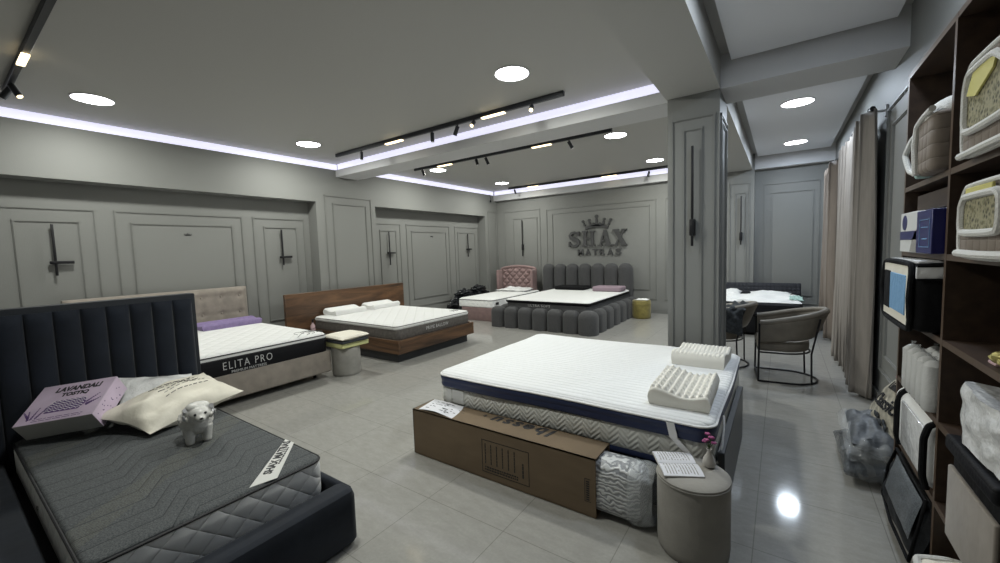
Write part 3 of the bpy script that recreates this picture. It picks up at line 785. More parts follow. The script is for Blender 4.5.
# soap bottle stands on the beige bed's far corner, seen over the foam samples
sbt = thing('pump_bottle', 'small pale pink pump bottle with black top beside the walnut bed', 'bottle', (-5.86, 3.36, 0))
one('bedside_stand', B().lathe([(.14, 0), (.14, .02), (.02, .03), (.02, .46), (.13, .47), (.13, .49)], (-5.86, 3.36, 0), 32), 'black', 'small round black side stand between the beige bed and the walnut bed', 'side table', (-5.86, 3.36, 0))
obj('bottle', B().lathe([(.03, .49), (.033, .50), (.033, .58), (.014, .61), (.012, .63)], (-5.86, 3.36, 0), 20), 'pinkb', sbt)
obj('pump', B().cyl((-5.86, 3.36, .63), (-5.86, 3.36, .67), .013, n=12).box(-5.87, -5.80, 3.352, 3.368, .67, .682, .003), 'black', sbt)

# ---------------------------------------------------------------- walnut bed
wb = thing('platform_bed', 'walnut platform bed with wide headboard and dark recessed plinth', 'bed', (-5.7, 4.9, 0))
obj('headboard', B().box(-6.95, -6.89, 3.49, 6.11, 0, 1.0, .004, 1), 'walnut', wb)
obj('side_board', B().box(-6.89, -4.60, 3.93, 3.965, .145, .35, .003, 1), 'walnutx', wb)
obj('side_board', B().box(-6.89, -4.60, 5.665, 5.70, .145, .35, .003, 1), 'walnutx', wb)
obj('foot_board', B().box(-4.64, -4.60, 3.965, 5.665, .145, .35, .003, 1), 'walnut', wb)
obj('plinth', B().box(-6.85, -4.70, 4.0, 5.62, 0, .145, .002, 1), 'plinth', wb)
obj('slat_base', B().box(-6.88, -4.65, 3.97, 5.66, .28, .31), 'plinth', wb)
wm = thing('mattress', 'mattress with quilted white top and taupe sides on the walnut bed', 'mattress', (-5.7, 4.9, .31))
obj('taupe_side', B().rr(-6.85, -4.655, 3.945, 5.67, .09, [(.311, .025), (.325, .008), (.36, 0), (.49, 0), (.50, .006)], 10), 'greym', wm)
obj('pillow_top', B().rr(-6.85, -4.655, 3.945, 5.67, .09, [(.498, .010), (.505, .0), (.53, -.008), (.55, 0), (.563, .02), (.572, .06), (.576, .16)], 10), 'whiteq', wm)
obj('piping', B().tube(ringpts(-6.85, -4.655, 3.945, 5.67, .09, .548), .006, 8, True), 'greym', wm)
text('brand_name', 'PRIME BALLOW', frame((-4.653, 4.56, .405), (0, 1, 0), (0, 0, 1)), .52, .055, 'silver', wm, space=1.1)
obj('embroidered_emblem', emblem(-4.84, 5.42, .576, .9), 'ink', wm)
one('memory_pillow', contour(B(), -6.82, -6.42, 4.12, 4.76, .578, .115, 'x'), 'cotton', 'white contour pillow on the walnut bed, nearer the left', 'pillow', (-6.6, 4.45, .578), 'white contour pillows on the walnut bed')
one('memory_pillow', contour(B(), -6.82, -6.42, 4.94, 5.58, .578, .115, 'x'), 'cotton', 'white contour pillow on the walnut bed, nearer the back wall', 'pillow', (-6.6, 5.3, .578), 'white contour pillows on the walnut bed')

# ---------------------------------------------------------------- grey bolster bed
gb = thing('upholstered_bed', 'dark grey bed built of fat rounded bolsters under the wall lettering', 'bed', (-4.0, 8.3, 0))
def bolster(x0, x1, y0, y1, z0, z1, r=.42, flatb=True):
    bq = B(); bq.box(x0, x1, y0, y1, z0, z1)
    bm = bq.bm; w = min(x1 - x0, y1 - y0)
    zs = sorted({round(v.co.z, 4) for v in bm.verts})
    es = [e for e in bm.edges if not (abs(e.verts[0].co.z - z0) < 1e-4 and abs(e.verts[1].co.z - z0) < 1e-4)]
    bmesh.ops.bevel(bm, geom=es, offset=w * r, segments=7, profile=.5, affect='EDGES')
    return bq
n = 7; x0 = -5.40; w = (-2.95 - x0) / n
for k in range(n):
    bq = B()
    def top(u, v, k=k):
        a = PI * (1 - u); half = w / 2 * .985; cx = x0 + (k + .5) * w; zt = 1.235
        uu = 2 * u - 1; lim = zt - half + half * math.sqrt(max(0, 1 - uu * uu)) * 1.0
        z = .25 + (lim - .25) * v
        f = math.sqrt(max(0, 1 - uu * uu)); g = min(1, (1 - v) * 7); g = math.sqrt(max(0, 1 - (1 - g) ** 2))
        return V((cx + uu * half, 9.82 - .11 * f * (.25 + .75 * g), z))
    bq.slab(top, lambda u, v: V((top(u, v).x, 9.90, top(u, v).z)), 18, 22)
    obj('headboard_bolster', bq, 'grayfab', gb)
obj('headboard_back', B().box(-5.38, -2.97, 9.82, 9.92, 0, 1.05, .01), 'blackfab', gb)
fx0, fx1 = -5.19, -2.78; nf = 7; wf = (fx1 - fx0 - .36) / (nf - 1)
for k in range(nf - 1): obj('foot_bolster', bolster(fx0 + k * wf, fx0 + (k + 1) * wf - .004, 6.98, 7.24, 0, .44, .46), 'grayfab', gb)
obj('corner_bolster', bolster(fx1 - .36, fx1, 6.93, 7.29, 0, .45, .40), 'grayfab', gb)
ns = 6; ws = (9.78 - 7.29) / ns
for k in range(ns): obj('side_bolster', bolster(fx1 - .26, fx1 - .01, 7.29 + k * ws, 7.29 + (k + 1) * ws - .004, 0, .44, .46), 'grayfab', gb)
for k in range(ns): obj('side_bolster', bolster(fx0 + .01, fx0 + .26, 7.29 + k * ws, 7.29 + (k + 1) * ws - .004, 0, .44, .46), 'grayfab', gb)
gm = thing('mattress', 'charcoal-sided pillow-top mattress on the grey bolster bed', 'mattress', (-4.0, 8.4, .2))
obj('charcoal_side', B().rr(-4.88, -2.98, 7.18, 9.70, .10, [(.12, .03), (.16, 0), (.50, 0), (.515, .01)], 10), 'darkm', gm)
obj('pillow_top', B().rr(-4.90, -2.96, 7.16, 9.72, .10, [(.525, .01), (.54, 0), (.565, 0), (.575, .01)], 10), 'blackm', gm)
obj('white_top', B().rr(-4.90, -2.96, 7.16, 9.72, .10, [(.574, .008), (.585, .015), (.60, .05), (.605, .12)], 10), 'whitetop', gm)
text('brand_name', 'ULTRA SOFT', frame((-4.32, 7.178, .455), (1, 0, 0), (0, 0, 1)), .52, .05, 'silver', gm, space=1.1)
one('foam_pillow', B().box(-4.72, -3.92, 9.15, 9.58, .607, .70, .035, 4), 'blackfab', 'black flat pillow on the grey bolster bed, left side', 'pillow', (-4.3, 9.4, .607))
one('foam_pillow', B().box(-3.66, -2.98, 9.02, 9.44, .607, .72, .035, 4), 'lilac', 'dusty lilac flat pillow on the grey bolster bed, right side', 'pillow', (-3.3, 9.2, .607))
pf = thing('pouf', 'small olive gold velvet pouf right of the grey bolster bed', 'pouf', (-2.60, 9.33, 0))
obj('drum', B().lathe([(.185, 0), (.20, .015), (.205, .06), (.205, .37), (.195, .40), (.17, .412)], (-2.60, 9.33, 0), 40), 'gold', pf)
obj('seam_ring', B().tube([(-2.60 + .207 * math.cos(a * PI / 20), 9.33 + .207 * math.sin(a * PI / 20), .33) for a in range(40)], .006, 6, True), 'gold', pf)
one('folded_cloth', B().pillow((-2.72, 9.18, .425), (-2.42, 9.2, .425), (-2.44, 9.46, .425), (-2.70, 9.44, .43), .035, 16, .012, 5), 'cotton', 'small white folded cloth on top of the olive gold pouf', 'cloth', (-2.56, 9.33, .412))

# ---------------------------------------------------------------- pink bed and bags
pk = thing('upholstered_bed', 'small pink velvet bed with diamond-tufted wing headboard in the far left corner', 'bed', (-6.1, 8.6, 0))
def pinkf(u, v):
    x = -6.76 + 1.10 * u; ztop = 1.10 + .06 * math.sin(PI * u) ** .8; z = .2 + (ztop - .2) * v
    a = (x / .11 + z / .105); c_ = (x / .11 - z / .105)
    q = min(abs(math.sin(PI * a / 2)), abs(math.sin(PI * c_ / 2)))
    edge = min(1, min(u, 1 - u) * 18, (1 - v) * 14)
    return V((x, 9.84 - .055 * q ** .5 * edge - .01, z))
ph = obj('headboard', B().slab(pinkf, lambda u, v: V((pinkf(u, v).x, 9.92, pinkf(u, v).z)), 96, 60), 'pink', pk)
for i in range(9):
    for j in range(6):
        x = -6.96 + .157 * (i + .5 + (j % 2) * .5) - .05; z = .50 + j * .13
        if -6.7 < x < -5.72 and z < 1.06: obj('button', B().ball((x, 9.815, z), .012, .008, .012, 8), 'pink', ph)
obj('headboard_rim', B().tube([(-6.79, 9.83, .2), (-6.79, 9.83, 1.07), (-6.78, 9.83, 1.10)] + [(-6.76 + 1.10 * k / 10, 9.83, 1.115 + .06 * math.sin(PI * k / 10) ** .8) for k in range(11)] + [(-5.65, 9.83, 1.10), (-5.64, 9.83, 1.07), (-5.64, 9.83, .2)], .038, 10), 'pink', pk)
for x in (-6.79, -5.64): obj('wing', B().box(x - .035, x + .035, 9.58, 9.85, .2, 1.08, .03, 3), 'pink', pk)
obj('base', B().rr(-6.40, -5.42, 7.46, 9.78, .06, [(0, .01), (.02, 0), (.30, 0), (.31, .01)]), 'pink', pk)
pm = thing('mattress', 'narrow white mattress with black piping on the pink bed', 'mattress', (-6, 8.6, .3))
obj('white_side', B().rr(-6.50, -5.45, 7.46, 9.76, .10, [(.315, .02), (.33, 0), (.475, 0), (.49, .01)], 10), 'mside', pm)
obj('white_top', B().rr(-6.50, -5.45, 7.46, 9.76, .10, [(.488, .008), (.505, .02), (.52, .06), (.525, .14)], 10), 'whitetop', pm)
obj('piping', B().tube(ringpts(-6.50, -5.45, 7.46, 9.76, .10, .487), .007, 8, True), 'piping', pm)
obj('side_logo', B().box(-5.452, -5.444, 7.6, 7.72, .37, .43, .002), 'ink', pm)
one('plastic_sheet', B().pillow((-6.5, 9.0, .555), (-5.5, 9.1, .555), (-5.55, 9.6, .58), (-6.45, 9.6, .58), .11, 24, .05, 12, .05, .6), 'sheenw', 'crumpled clear plastic wrap lying on the pink bed below its headboard', 'plastic wrap', (-6, 9.3, .53))
for i, (x, y, z, rx, ry, rz, lb) in enumerate(((-6.86, 7.85, .22, .19, .27, .22, 'black plastic bag on the floor by the left wall, nearest of the heap'),
        (-6.84, 8.45, .23, .20, .29, .23, 'black plastic bag, middle one on the floor in the heap by the left wall'),
        (-6.86, 9.08, .24, .18, .28, .24, 'black plastic bag on the floor at the corner end of the heap'),
        (-6.88, 8.15, .52, .16, .27, .12, 'black plastic bag lying on top of the heap by the left wall'),
        (-6.90, 8.80, .56, .13, .29, .13, 'black plastic bag on top of the heap, toward the corner'))):
    one('plastic_bag', B().ball((x, y, z), rx, ry, rz, 40, lump=.55, sc=3.2), 'bagblack', lb, 'bag', (x, y, z - rz), 'black plastic bags heaped by the left wall')
# ---------------------------------------------------------------- middle: white bed with topper
wbd = thing('divan_bed', 'low bed base with slate grey side panel under the white and navy mattress', 'bed', (-1.3, 3.3, 0))
obj('base_box', B().rr(-2.33, -.31, 2.50, 4.20, .04, [(0, .02), (.02, .01), (.28, .01), (.30, .02)]), 'navydk', wbd)
obj('side_panel', B().box(-.285, -.245, 2.53, 3.84, 0, .43, .004, 1), 'slab', wbd)
lm = thing('mattress', 'white chevron-quilted mattress with navy bands on the low bed base', 'mattress', (-1.3, 3.3, .3))
obj('navy_band', B().rr(-2.40, -.30, 2.47, 4.22, .09, [(.301, .02), (.31, .003), (.335, 0), (.345, .004)], 10), 'navysat', lm)
obj('chevron_side', B().rr(-2.40, -.30, 2.47, 4.22, .09, [(.343, .003), (.36, -.004), (.42, -.006), (.475, -.002), (.49, .004)], 10), 'chev', lm)
tg = obj('care_tag', B().box(-2.24, -2.12, 2.462, 2.468, .37, .485, .001, 1), 'label', lm)
obj('care_tag', B().box(-2.31, -2.25, 2.460, 2.466, .36, .48, .001, 1), 'label', lm)
tp = thing('mattress_topper', 'thick white quilted topper with navy satin edge lying on the chevron mattress', 'topper', (-1.3, 3.3, .49))
def sag(p):
    k = noise.noise(V((p.x * 1.3, p.y * 1.3, 0)))
    return V((.012 * noise.noise(V((p.y * 2, 1, p.x * 2))), .012 * k, .010 * noise.noise(V((p.x * 1.7, p.y * 1.7, 4)))))
obj('navy_edge', B().rr(-2.41, -.285, 2.45, 4.24, .10, [(.491, .03), (.497, .006), (.515, .0), (.532, .006), (.545, .002), (.568, -.004), (.585, .004)], 8, sag), 'navysat', tp)
obj('white_piping', B().rr(-2.41, -.285, 2.45, 4.24, .10, [(.583, .006), (.586, -.004), (.594, -.005), (.60, .004)], 8, sag), 'wpipe', tp)
obj('quilted_top', B().rr(-2.41, -.285, 2.45, 4.24, .10, [(.596, .003), (.603, .006), (.612, .02), (.616, .05), (.616, .12)], 8, sag), 'toprows', tp)
# corner elastic straps
def strap(pts, w, name='elastic_strap'):
    bq = B(); 
    def f(u, v):
        i = min(len(pts) - 2, int(v * (len(pts) - 1))); t = v * (len(pts) - 1) - i
        p = V(pts[i]).lerp(V(pts[i + 1]), t); return p + V((w * (u - .5), 0, 0))
    bq.slab(f, lambda u, v: f(u, v) + V((0, .003, 0)), 2, 12); obj(name, bq, 'wpipe', tp)
strap([(-.52, 2.438, .585), (-.50, 2.435, .50), (-.37, 2.452, .36), (-.345, 2.462, .315)], .045)
obj('elastic_strap', B().tube([(-.27, 2.70, .585), (-.262, 2.66, .55), (-.265, 2.58, .45), (-.285, 2.53, .36)], .006, 6), 'wpipe', tp)

def place(o, loc, rz): o.location = loc; o.rotation_euler.z = rz; return o
kp = thing('latex_pillow', 'knobbly white latex pillow on the white topper, nearer the viewer', 'pillow', (0, 0, 0), 'latex pillows on the white topper')
obj('latex_core', contour(B(), -.18, .18, -.27, .27, 0, .115, 'x', 140, (9, 8, .024), .60), 'foam', kp)
place(kp, (-.515, 2.865, .617), .02)
kp2 = thing('latex_pillow', 'ribbed white latex pillow on the white topper, behind the knobbly one', 'pillow', (0, 0, 0), 'latex pillows on the white topper')
def ribs():
    bq = B()
    def top(u, v):
        hh = .105 * (.66 + .34 * (.55 + .45 * math.cos(2 * PI * (v - .12)))); e = min(1, v * 9, (1 - v) * 9); e = math.sqrt(max(0, 1 - (1 - e) ** 2)) * .45 + .55
        z = hh * e + (.010 * abs(math.sin(PI * 13 * u)) ** .7 if .03 < v < .97 else 0) + .004 * abs(math.sin(PI * 11 * v))
        return V((-.20 + .40 * u, .22 - .44 * (1 - v), z))
    return bq.slab(top, lambda u, v: V((-.195 + .39 * u, .215 - .43 * (1 - v), 0)), 90, 70)
obj('latex_core', ribs(), 'foam', kp2)
place(kp2, (-.55, 3.80, .617), -.03)

# ---------------------------------------------------------------- cardboard box with rolled mattress
cb_ = thing('long_carton', 'long brown cardboard carton on the floor in front of the white bed, right end open', 'box', (-1.66, 2.32, 0))
bx0, bx1, by0, by1, bt = -2.435, -.885, 2.19, 2.435, .372
b = B()
b.box(bx0, bx1, by0, by0 + .008, .012, bt).box(bx0, bx1, by1 - .008, by1, .012, bt).box(bx0, bx1, by0, by1, bt - .008, bt).box(bx0, bx1, by0, by1, .006, .014).box(bx0, bx0 + .008, by0, by1, .012, bt)
obj('carton_walls', b, 'card', cb_, smooth=False)
obj('bottom_flap', B().box(bx0 + .02, bx1 - .03, by0 + .01, by1 - .01, 0, .006), 'cardin', cb_, smooth=False)
TF = frame((-1.245, 2.415, bt + .0008), (-1, 0, 0), (0, -1, 0))
text('brand_name', 'lbessu', TF, .52, .115, 'ink', cb_, bold=.03, shear=.2, space=1.25)
obj('registered_mark', B().tube([(-1.835 + .014 * math.cos(a * PI / 6), 2.375 + .014 * math.sin(a * PI / 6), bt + .001) for a in range(12)], .0022, 4, True).tube([(-1.838, 2.368, bt + .001), (-1.838, 2.382, bt + .001), (-1.830, 2.382, bt + .001), (-1.830, 2.376, bt + .001), (-1.838, 2.375, bt + .001)], .0015, 4), 'ink', cb_)
SF = lambda x, z: frame((x, by0 - .0008, z), (1, 0, 0), (0, 0, 1))
fb = B(); fx0_, fx1_, fz0, fz1 = -1.735, -1.345, .055, .292
for q in ((fx0_, fx1_, fz1 - .004, fz1), (fx0_, fx1_, fz0, fz0 + .004), (fx0_, fx0_ + .004, fz0, fz1), (fx1_ - .004, fx1_, fz0, fz1)): fb.box(q[0], q[1], by0 - .0012, by0 - .0002, q[2], q[3])
obj('print_frame', fb, 'ink', cb_, smooth=False)
sb_ = B()
for k in range(7):
    xk = -1.705 + k * .049 + (.018 if k == 6 else 0); zl, zh = (.12, .265) if k < 6 else (.10, .20)
    z = zl
    while z < zh:
        l = random.uniform(.012, .03); w_ = .011 if k == 6 else .0075
        sb_.box(xk - w_ / 2, xk + w_ / 2, by0 - .0012, by0 - .0002, z, min(zh, z + l)); z += l + .004
for k in range(2):
    x = -1.71
    while x < -1.44:
        l = random.uniform(.008, .02); sb_.box(x, x + l, by0 - .0012, by0 - .0002, .072 + k * .018, .082 + k * .018); x += l + .006
obj('small_print', sb_, 'ink', cb_, smooth=False)
fb = B()
for q in ((-.955, -.915, .236, .239), (-.955, -.915, .095, .098), (-.955, -.952, .095, .239)): fb.box(q[0], q[1], by0 - .0012, by0 - .0002, q[2], q[3])
for k in range(9): fb.box(-.945, -.925, by0 - .0012, by0 - .0002, .105 + k * .014, .113 + k * .014)
obj('small_print', fb, 'ink', cb_, smooth=False)
sheet = B(); 
def shf(u, v): return V((-2.42 + .40 * u + .04 * (1 - v), 2.205 + .225 * v, bt + .003 + .012 * math.sin(PI * min(1, u * 1.1)) * (1 - v) + .004 * math.sin(u * 5)))
sheet.slab(shf, lambda u, v: shf(u, v) - V((0, 0, .0015)), 20, 10)
ps = thing('paper_sheet', 'printed white paper sheet on the left end of the long carton', 'paper', (-2.2, 2.31, bt))
obj('sheet', sheet, 'paper', ps)
pr_ = B()
for k in range(40):
    u, v = random.uniform(.45, .95), random.uniform(.08, .9)
    if k < 24: v = .2 + .2 * (k % 4); u = .1 + .5 * random.random()
    p = shf(u, v); pr_.prism([(0, 0), (random.uniform(.01, .035), 0), (.02, .006), (0, .006)], Matrix.Translation(p + V((0, 0, .0012))), .0006)
obj('print_marks', pr_, 'throw', ps, smooth=False)
rl = thing('rolled_mattress', 'plastic-wrapped rolled mattress with grey swirls sticking out of the long carton', 'mattress', (-.9, 2.31, .014))
def se(x, ry, rz, n=40, e=.62):
    return [V((x, 2.312 + ry * math.copysign(abs(math.cos(2 * PI * k / n)) ** e, math.cos(2 * PI * k / n)), .187 + rz * math.copysign(abs(math.sin(2 * PI * k / n)) ** e, math.sin(2 * PI * k / n)))) for k in range(n)]
obj('rolled_core', B().loft([se(-1.9, .10, .15), se(-1.3, .112, .168), se(-.86, .112, .168), se(-.72, .113, .168), se(-.66, .108, .163), se(-.635, .09, .14), se(-.63, .05, .09)]), 'roll', rl)
bq = B()
def wr(u, v):
    x = -.70 + .135 * u; s_ = 1 - .12 * u ** 3; a = 2 * PI * v
    k = 1 + .05 * noise.noise(V((x * 14, math.cos(a) * 3, math.sin(a) * 3))) * (1 + 2 * u)
    return V((x, 2.312 + .121 * s_ * k * math.copysign(abs(math.cos(a)) ** .62, math.cos(a)), .188 + .176 * s_ * k * math.copysign(abs(math.sin(a)) ** .62, math.sin(a))))
bq.grid(wr, 16, 64)
wrp = obj('plastic_sleeve', bq, 'plastic', rl); md = wrp.modifiers.new('s', 'SOLIDIFY'); md.thickness = .0015

# ---------------------------------------------------------------- stone pouf, book, vase
SX, SY = -.368, 2.262
st = thing('pouf', 'stone grey suede pouf in front of the white bed, book and vase on top', 'pouf', (SX, SY, 0))
obj('drum', B().lathe([(.165, 0), (.174, .012), (.178, .05), (.178, .375), (.176, .392)], (SX, SY, 0), 56), 'stool', st)
obj('seat_pad', B().lathe([(.176, .392), (.180, .398), (.179, .408), (.165, .418), (.10, .422), (.02, .423)], (SX, SY, 0), 56), 'stool', st)
obj('piping', B().tube([(SX + .180 * math.cos(a * PI / 24), SY + .180 * math.sin(a * PI / 24), .395) for a in range(48)], .0035, 6, True), 'stoolg', st)
bk = thing('open_book', 'open book lying on the stone grey pouf', 'book', (0, 0, 0))
def page(sgn):
    def f(u, v): # u from spine outwards
        return V((sgn * (.002 + .125 * u), -.10 + .20 * v, .006 + .014 * math.sin(PI * min(1, u * 1.0)) ** .7 * (1 - .5 * u) + .010 * (1 - u) ** 3 * 0))
    return f
for s_ in (-1, 1):
    f = page(s_); obj('page_block', B().slab(f, lambda u, v, f=f: V((f(u, v).x, f(u, v).y, .002)), 14, 4), 'paper', bk)
    pt = B()
    for k in range(11):
        v = .10 + k * .075
        for j in range(3):
            u0 = .14 + j * .26; u1 = u0 + (.24 if k % 4 else random.uniform(.1, .24))
            a, c = f(u0, v), f(u1, v); a2, c2 = f(u0, v + .022), f(u1, v + .022)
            q = [pt.bm.verts.new(p + V((0, 0, .0007))) for p in (a, c, c2, a2)]; pt.bm.faces.new(q)
    tx = obj('text_lines', pt, 'smoke' if 0 else 'stool', bk, smooth=False); tx.modifiers.new('s', 'SOLIDIFY').thickness = .0003
obj('cover', B().box(-.130, .130, -.103, .103, 0, .0025, .001, 1), 'stoolg', bk)
bk.location = (-.452, 2.285, .4235); bk.rotation_euler.z = -1.087
vs = thing('bud_vase', 'small beige bulb vase holding magenta flowers on the stone grey pouf', 'vase', (SX + .045, SY + .11, .423))
vc = (SX + .065, SY + .09, .4235)
obj('vase_body', B().lathe([(.020, 0), (.030, .006), (.034, .022), (.028, .045), (.014, .068), (.010, .085), (.014, .098), (.011, .098), (.008, .085)], vc, 32), 'vase', vs)
fl = thing('flower_sprig', 'sprig of magenta flowers standing in the small beige vase', 'flowers', (vc[0], vc[1], vc[2] + .09))
stm = B()
heads = []
for k in range(6):
    a = k * 1.05; q = V((vc[0] + .022 * math.cos(a), vc[1] + .022 * math.sin(a), vc[2] + .135 + .018 * (k % 3)))
    stm.tube([V((vc[0], vc[1], vc[2] + .06)), V((vc[0], vc[1], vc[2] + .10)), q], .0016, 5); heads.append(q)
obj('stems', stm, 'stem', fl)
for q in heads:
    pb = B()
    for j in range(5):
        a = j * 2 * PI / 5; pb.ball(q + V((.008 * math.cos(a), .008 * math.sin(a), .001)), .0075, .0075, .005, 8)
    pb.ball(q, .004, .004, .005, 8); obj('bloom', pb, 'bloom', fl)

# ---------------------------------------------------------------- barrel chairs
ch = thing('barrel_chair', 'empty taupe barrel armchair with thin black sled frame, right of the pillar', 'chair', (0, 0, 0), 'taupe barrel armchairs in the right bay')
# local: opening faces -x, back toward +x; arm ends at x=-.24
def band(u, v, off):
    a = -PI / 2 + PI * u; s_ = 1
    # U shape: straight arms then semicircle
    L = .22; R = .285 + off; tot = 2 * L + PI * .285; d = u * tot
    if d < L: p = V((-.26 + d, -R, 0)); 
    elif d < L + PI * .285:
        t = (d - L) / .285 - PI / 2; p = V((-.04 + R * math.cos(t) * 1.12, R * math.sin(t), 0))
    else: p = V((-.04 - (d - L - PI * .285), R, 0))
    k = math.sin(PI * u) ** 1.5
    top = .70 + .135 * k; bot = .47 + .05 * k
    p.z = bot + (top - bot) * v; p.x += .11 * v * k; return p
bq = B()
def ring_(u):
    out = []
    for k in range(20):
        a = 2 * PI * k / 20; off = .033 * math.cos(a); v = .5 + .5 * math.copysign(abs(math.sin(a)) ** .8, math.sin(a)); out.append(band(u, v, off * (1.1 if v > .8 else .8)))
    return out
bq.loft([ring_(i / 44) for i in range(45)])
obj('backrest', bq, 'taupe', ch)
obj('top_roll', B().tube([band(i / 44, .97, .0) for i in range(45)], .036, 12), 'taupe', ch)
def seatp(r, z):
    out = []
    for k in range(25):
        t = -PI / 2 + PI * k / 24; out.append(V((-.04 + r * 1.08 * math.cos(t), r * math.sin(t), z)))
    out += [V((-.26 - (r - .24), r, z)), V((-.26 - (r - .24), -r, z))]
    return out
obj('seat', B().loft([seatp(.235, .36), seatp(.252, .37), seatp(.258, .40), seatp(.258, .455), seatp(.25, .48), seatp(.21, .49)]), 'taupe', ch)
for sy in (-1, 1):
    obj('leg', B().tube([(-.27, sy * .29, .69), (-.275, sy * .29, .02)], .011, 8), 'black', ch)
    obj('leg', B().tube([(.30, sy * .235, .76), (.225, sy * .25, .36), (.235, sy * .235, .015)], .010, 8), 'black', ch)
bs = [(-.275, -.29, .012)] + [(.03 + .29 * math.cos(t), .29 * math.sin(t), .012) for t in [-PI / 2 + PI * k / 18 for k in range(19)]] + [(-.275, .29, .012)]
obj('floor_rail', B().tube(bs, .011, 8, True), 'black', ch)
ss = [(-.27, -.285, .352)] + [(-.04 + .285 * math.cos(t), .285 * math.sin(t), .352) for t in [-PI / 2 + PI * k / 14 for k in range(15)]] + [(-.27, .285, .352)]
obj('seat_rail', B().tube(ss, .010, 8, True), 'black', ch)
ch.location = (.045, 5.82, 0); ch.rotation_euler.z = .10
dup(ch, (-.655, 6.2, 0), 'taupe barrel armchair half hidden behind the pillar, a dark throw over its back', rz=-.1)
one('throw_blanket', B().pillow((-.72, 5.78, .70), (-.36, 5.90, .78), (-.34, 6.25, .84), (-.70, 6.3, .62), .16, 36, .06, 4, .05, .5), 'throw', 'rumpled charcoal throw draped over the chair behind the pillar', 'blanket', (-.5, 6.0, .6))
one('throw_blanket', B().pillow((-.66, 5.74, .52), (-.38, 5.80, .46), (-.38, 5.86, .80), (-.68, 5.84, .82), .07, 30, .04, 6, .04, .5), 'throw', 'dark cloth hanging down the side of the chair behind the pillar', 'cloth', (-.5, 5.8, .46))
one('scatter_cushion', B().pillow((-.80, 5.98, .50), (-.52, 5.92, .49), (-.50, 6.28, .50), (-.8, 6.3, .52), .10, 22, .01, 8), 'cotton', 'white cushion on the seat of the chair behind the pillar', 'cushion', (-.65, 6.1, .47))

# ---------------------------------------------------------------- rear bed in the right bay
rb = thing('upholstered_bed', 'dark checked upholstered bed against the end wall of the right bay', 'bed', (-.3, 9.2, 0))
obj('headboard', B().box(-1.0, .335, 9.97, 10.07, 0, .785, .02, 3), 'quiltd', rb)
obj('base', B().box(-.98, .30, 8.25, 9.97, .04, .36, .03, 3), 'blackfab', rb)
for x, y in ((-.9, 8.35), (.22, 8.35), (.22, 9.9)): obj('leg', B().cyl((x, y, 0), (x, y, .05), .025, n=12), 'black', rb)
one('mattress', B().rr(-.97, .31, 8.22, 9.96, .08, [(.362, .02), (.38, 0), (.55, 0), (.57, .02), (.575, .08)]), 'blackm', 'black mattress on the dark checked bed in the right bay', 'mattress', (-.3, 9.2, .362))
one('duvet', B().pillow((-.95, 8.30, .585), (.30, 8.30, .585), (.30, 9.3, .60), (-.95, 9.3, .60), .11, 40, .06, 11, .03, .35), 'cotton', 'rumpled white duvet on the dark checked bed in the right bay', 'duvet', (-.3, 8.9, .58))
one('bed_pillow', B().pillow((-.55, 9.3, .60), (.20, 9.25, .60), (.18, 9.75, .61), (-.52, 9.8, .62), .12, 26, .02, 12), 'cotton', 'white pillow on the dark checked bed, on its right half', 'pillow', (-.1, 9.6, .6))
one('bed_pillow', B().pillow((-.97, 9.25, .60), (-.66, 9.25, .60), (-.66, 9.8, .62), (-.96, 9.8, .64), .17, 26, .02, 13), 'cotton', 'white pillow on the dark checked bed, just showing beside the pillar', 'pillow', (-.75, 9.5, .6))
one('folded_cloth', B().pillow((.12, 8.45, .64), (.33, 8.45, .62), (.33, 9.0, .62), (.12, 9.0, .64), .05, 24, .05, 14), 'mint', 'small pale mint and dark folded cloth at the right edge of the white duvet', 'cloth', (.2, 8.7, .6))

# ---------------------------------------------------------------- curtains
def curtain(x, y0, y1, z0, z1, folds, amp, ph, flare=0):
    def f(u, v):
        y = y0 + (y1 - y0) * u + flare * (1 - v) * (u - .5); a = 2 * PI * folds * u + ph
        am = amp * (1.15 - .45 * v) * (1 + .3 * math.sin(u * 9 + ph))
        return V((x + am * math.sin(a + .5 * math.sin(3 * (1 - v))) + .01 * math.sin(7 * u + 3 * v), y + am * .55 * math.sin(2 * a) , z0 + (z1 - z0) * v))
    b_ = B(); b_.grid(f, int(folds * 22), 30); return b_
ct = thing('curtain', 'floor-length taupe curtain, the wide nearer one by the shelf', 'curtain', (.70, 6.2, 0), 'curtains on the right wall')
c1 = obj('drape', curtain(.685, 5.28, 7.45, .03, 2.86, 8, .06, .3), 'curtain', ct); c1.modifiers.new('s', 'SOLIDIFY').thickness = .005
ct2 = thing('curtain', 'floor-length brownish curtain, the farther one near the end wall', 'curtain', (.70, 9, 0), 'curtains on the right wall')
c2 = obj('drape', curtain(.66, 8.25, 9.6, .03, 2.86, 6, .055, 1.0), 'curtain2', ct2); c2.modifiers.new('s', 'SOLIDIFY').thickness = .005
for t_, ys in ((ct, [5.42 + .22 * k for k in range(9)]), (ct2, [8.3 + .22 * k for k in range(6)])):
    for y in ys: obj('curtain_ring', B().tube([(.70 + .026 * math.cos(a * PI / 6), y, 2.872 + .026 * math.sin(a * PI / 6)) for a in range(12)], .004, 6, True), 'black', t_)
rd = thing('curtain_rod', 'black curtain rod with white wall brackets above the right wall window', 'curtain rod', (.70, 7.4, 2.87))
obj('rod', B().cyl((.70, 5.38, 2.872), (.70, 9.7, 2.872), .013, n=12), 'black', rd)
obj('finial', B().ball((.70, 5.36, 2.872), .024, .03, .024, 14), 'black', rd)
for y in (5.42, 7.5, 9.6): obj('bracket', B().box(.69, .82, y - .012, y + .012, 2.84, 2.86, .003, 1).box(.80, .82, y - .025, y + .025, 2.79, 2.90, .003, 1), 'white', rd)

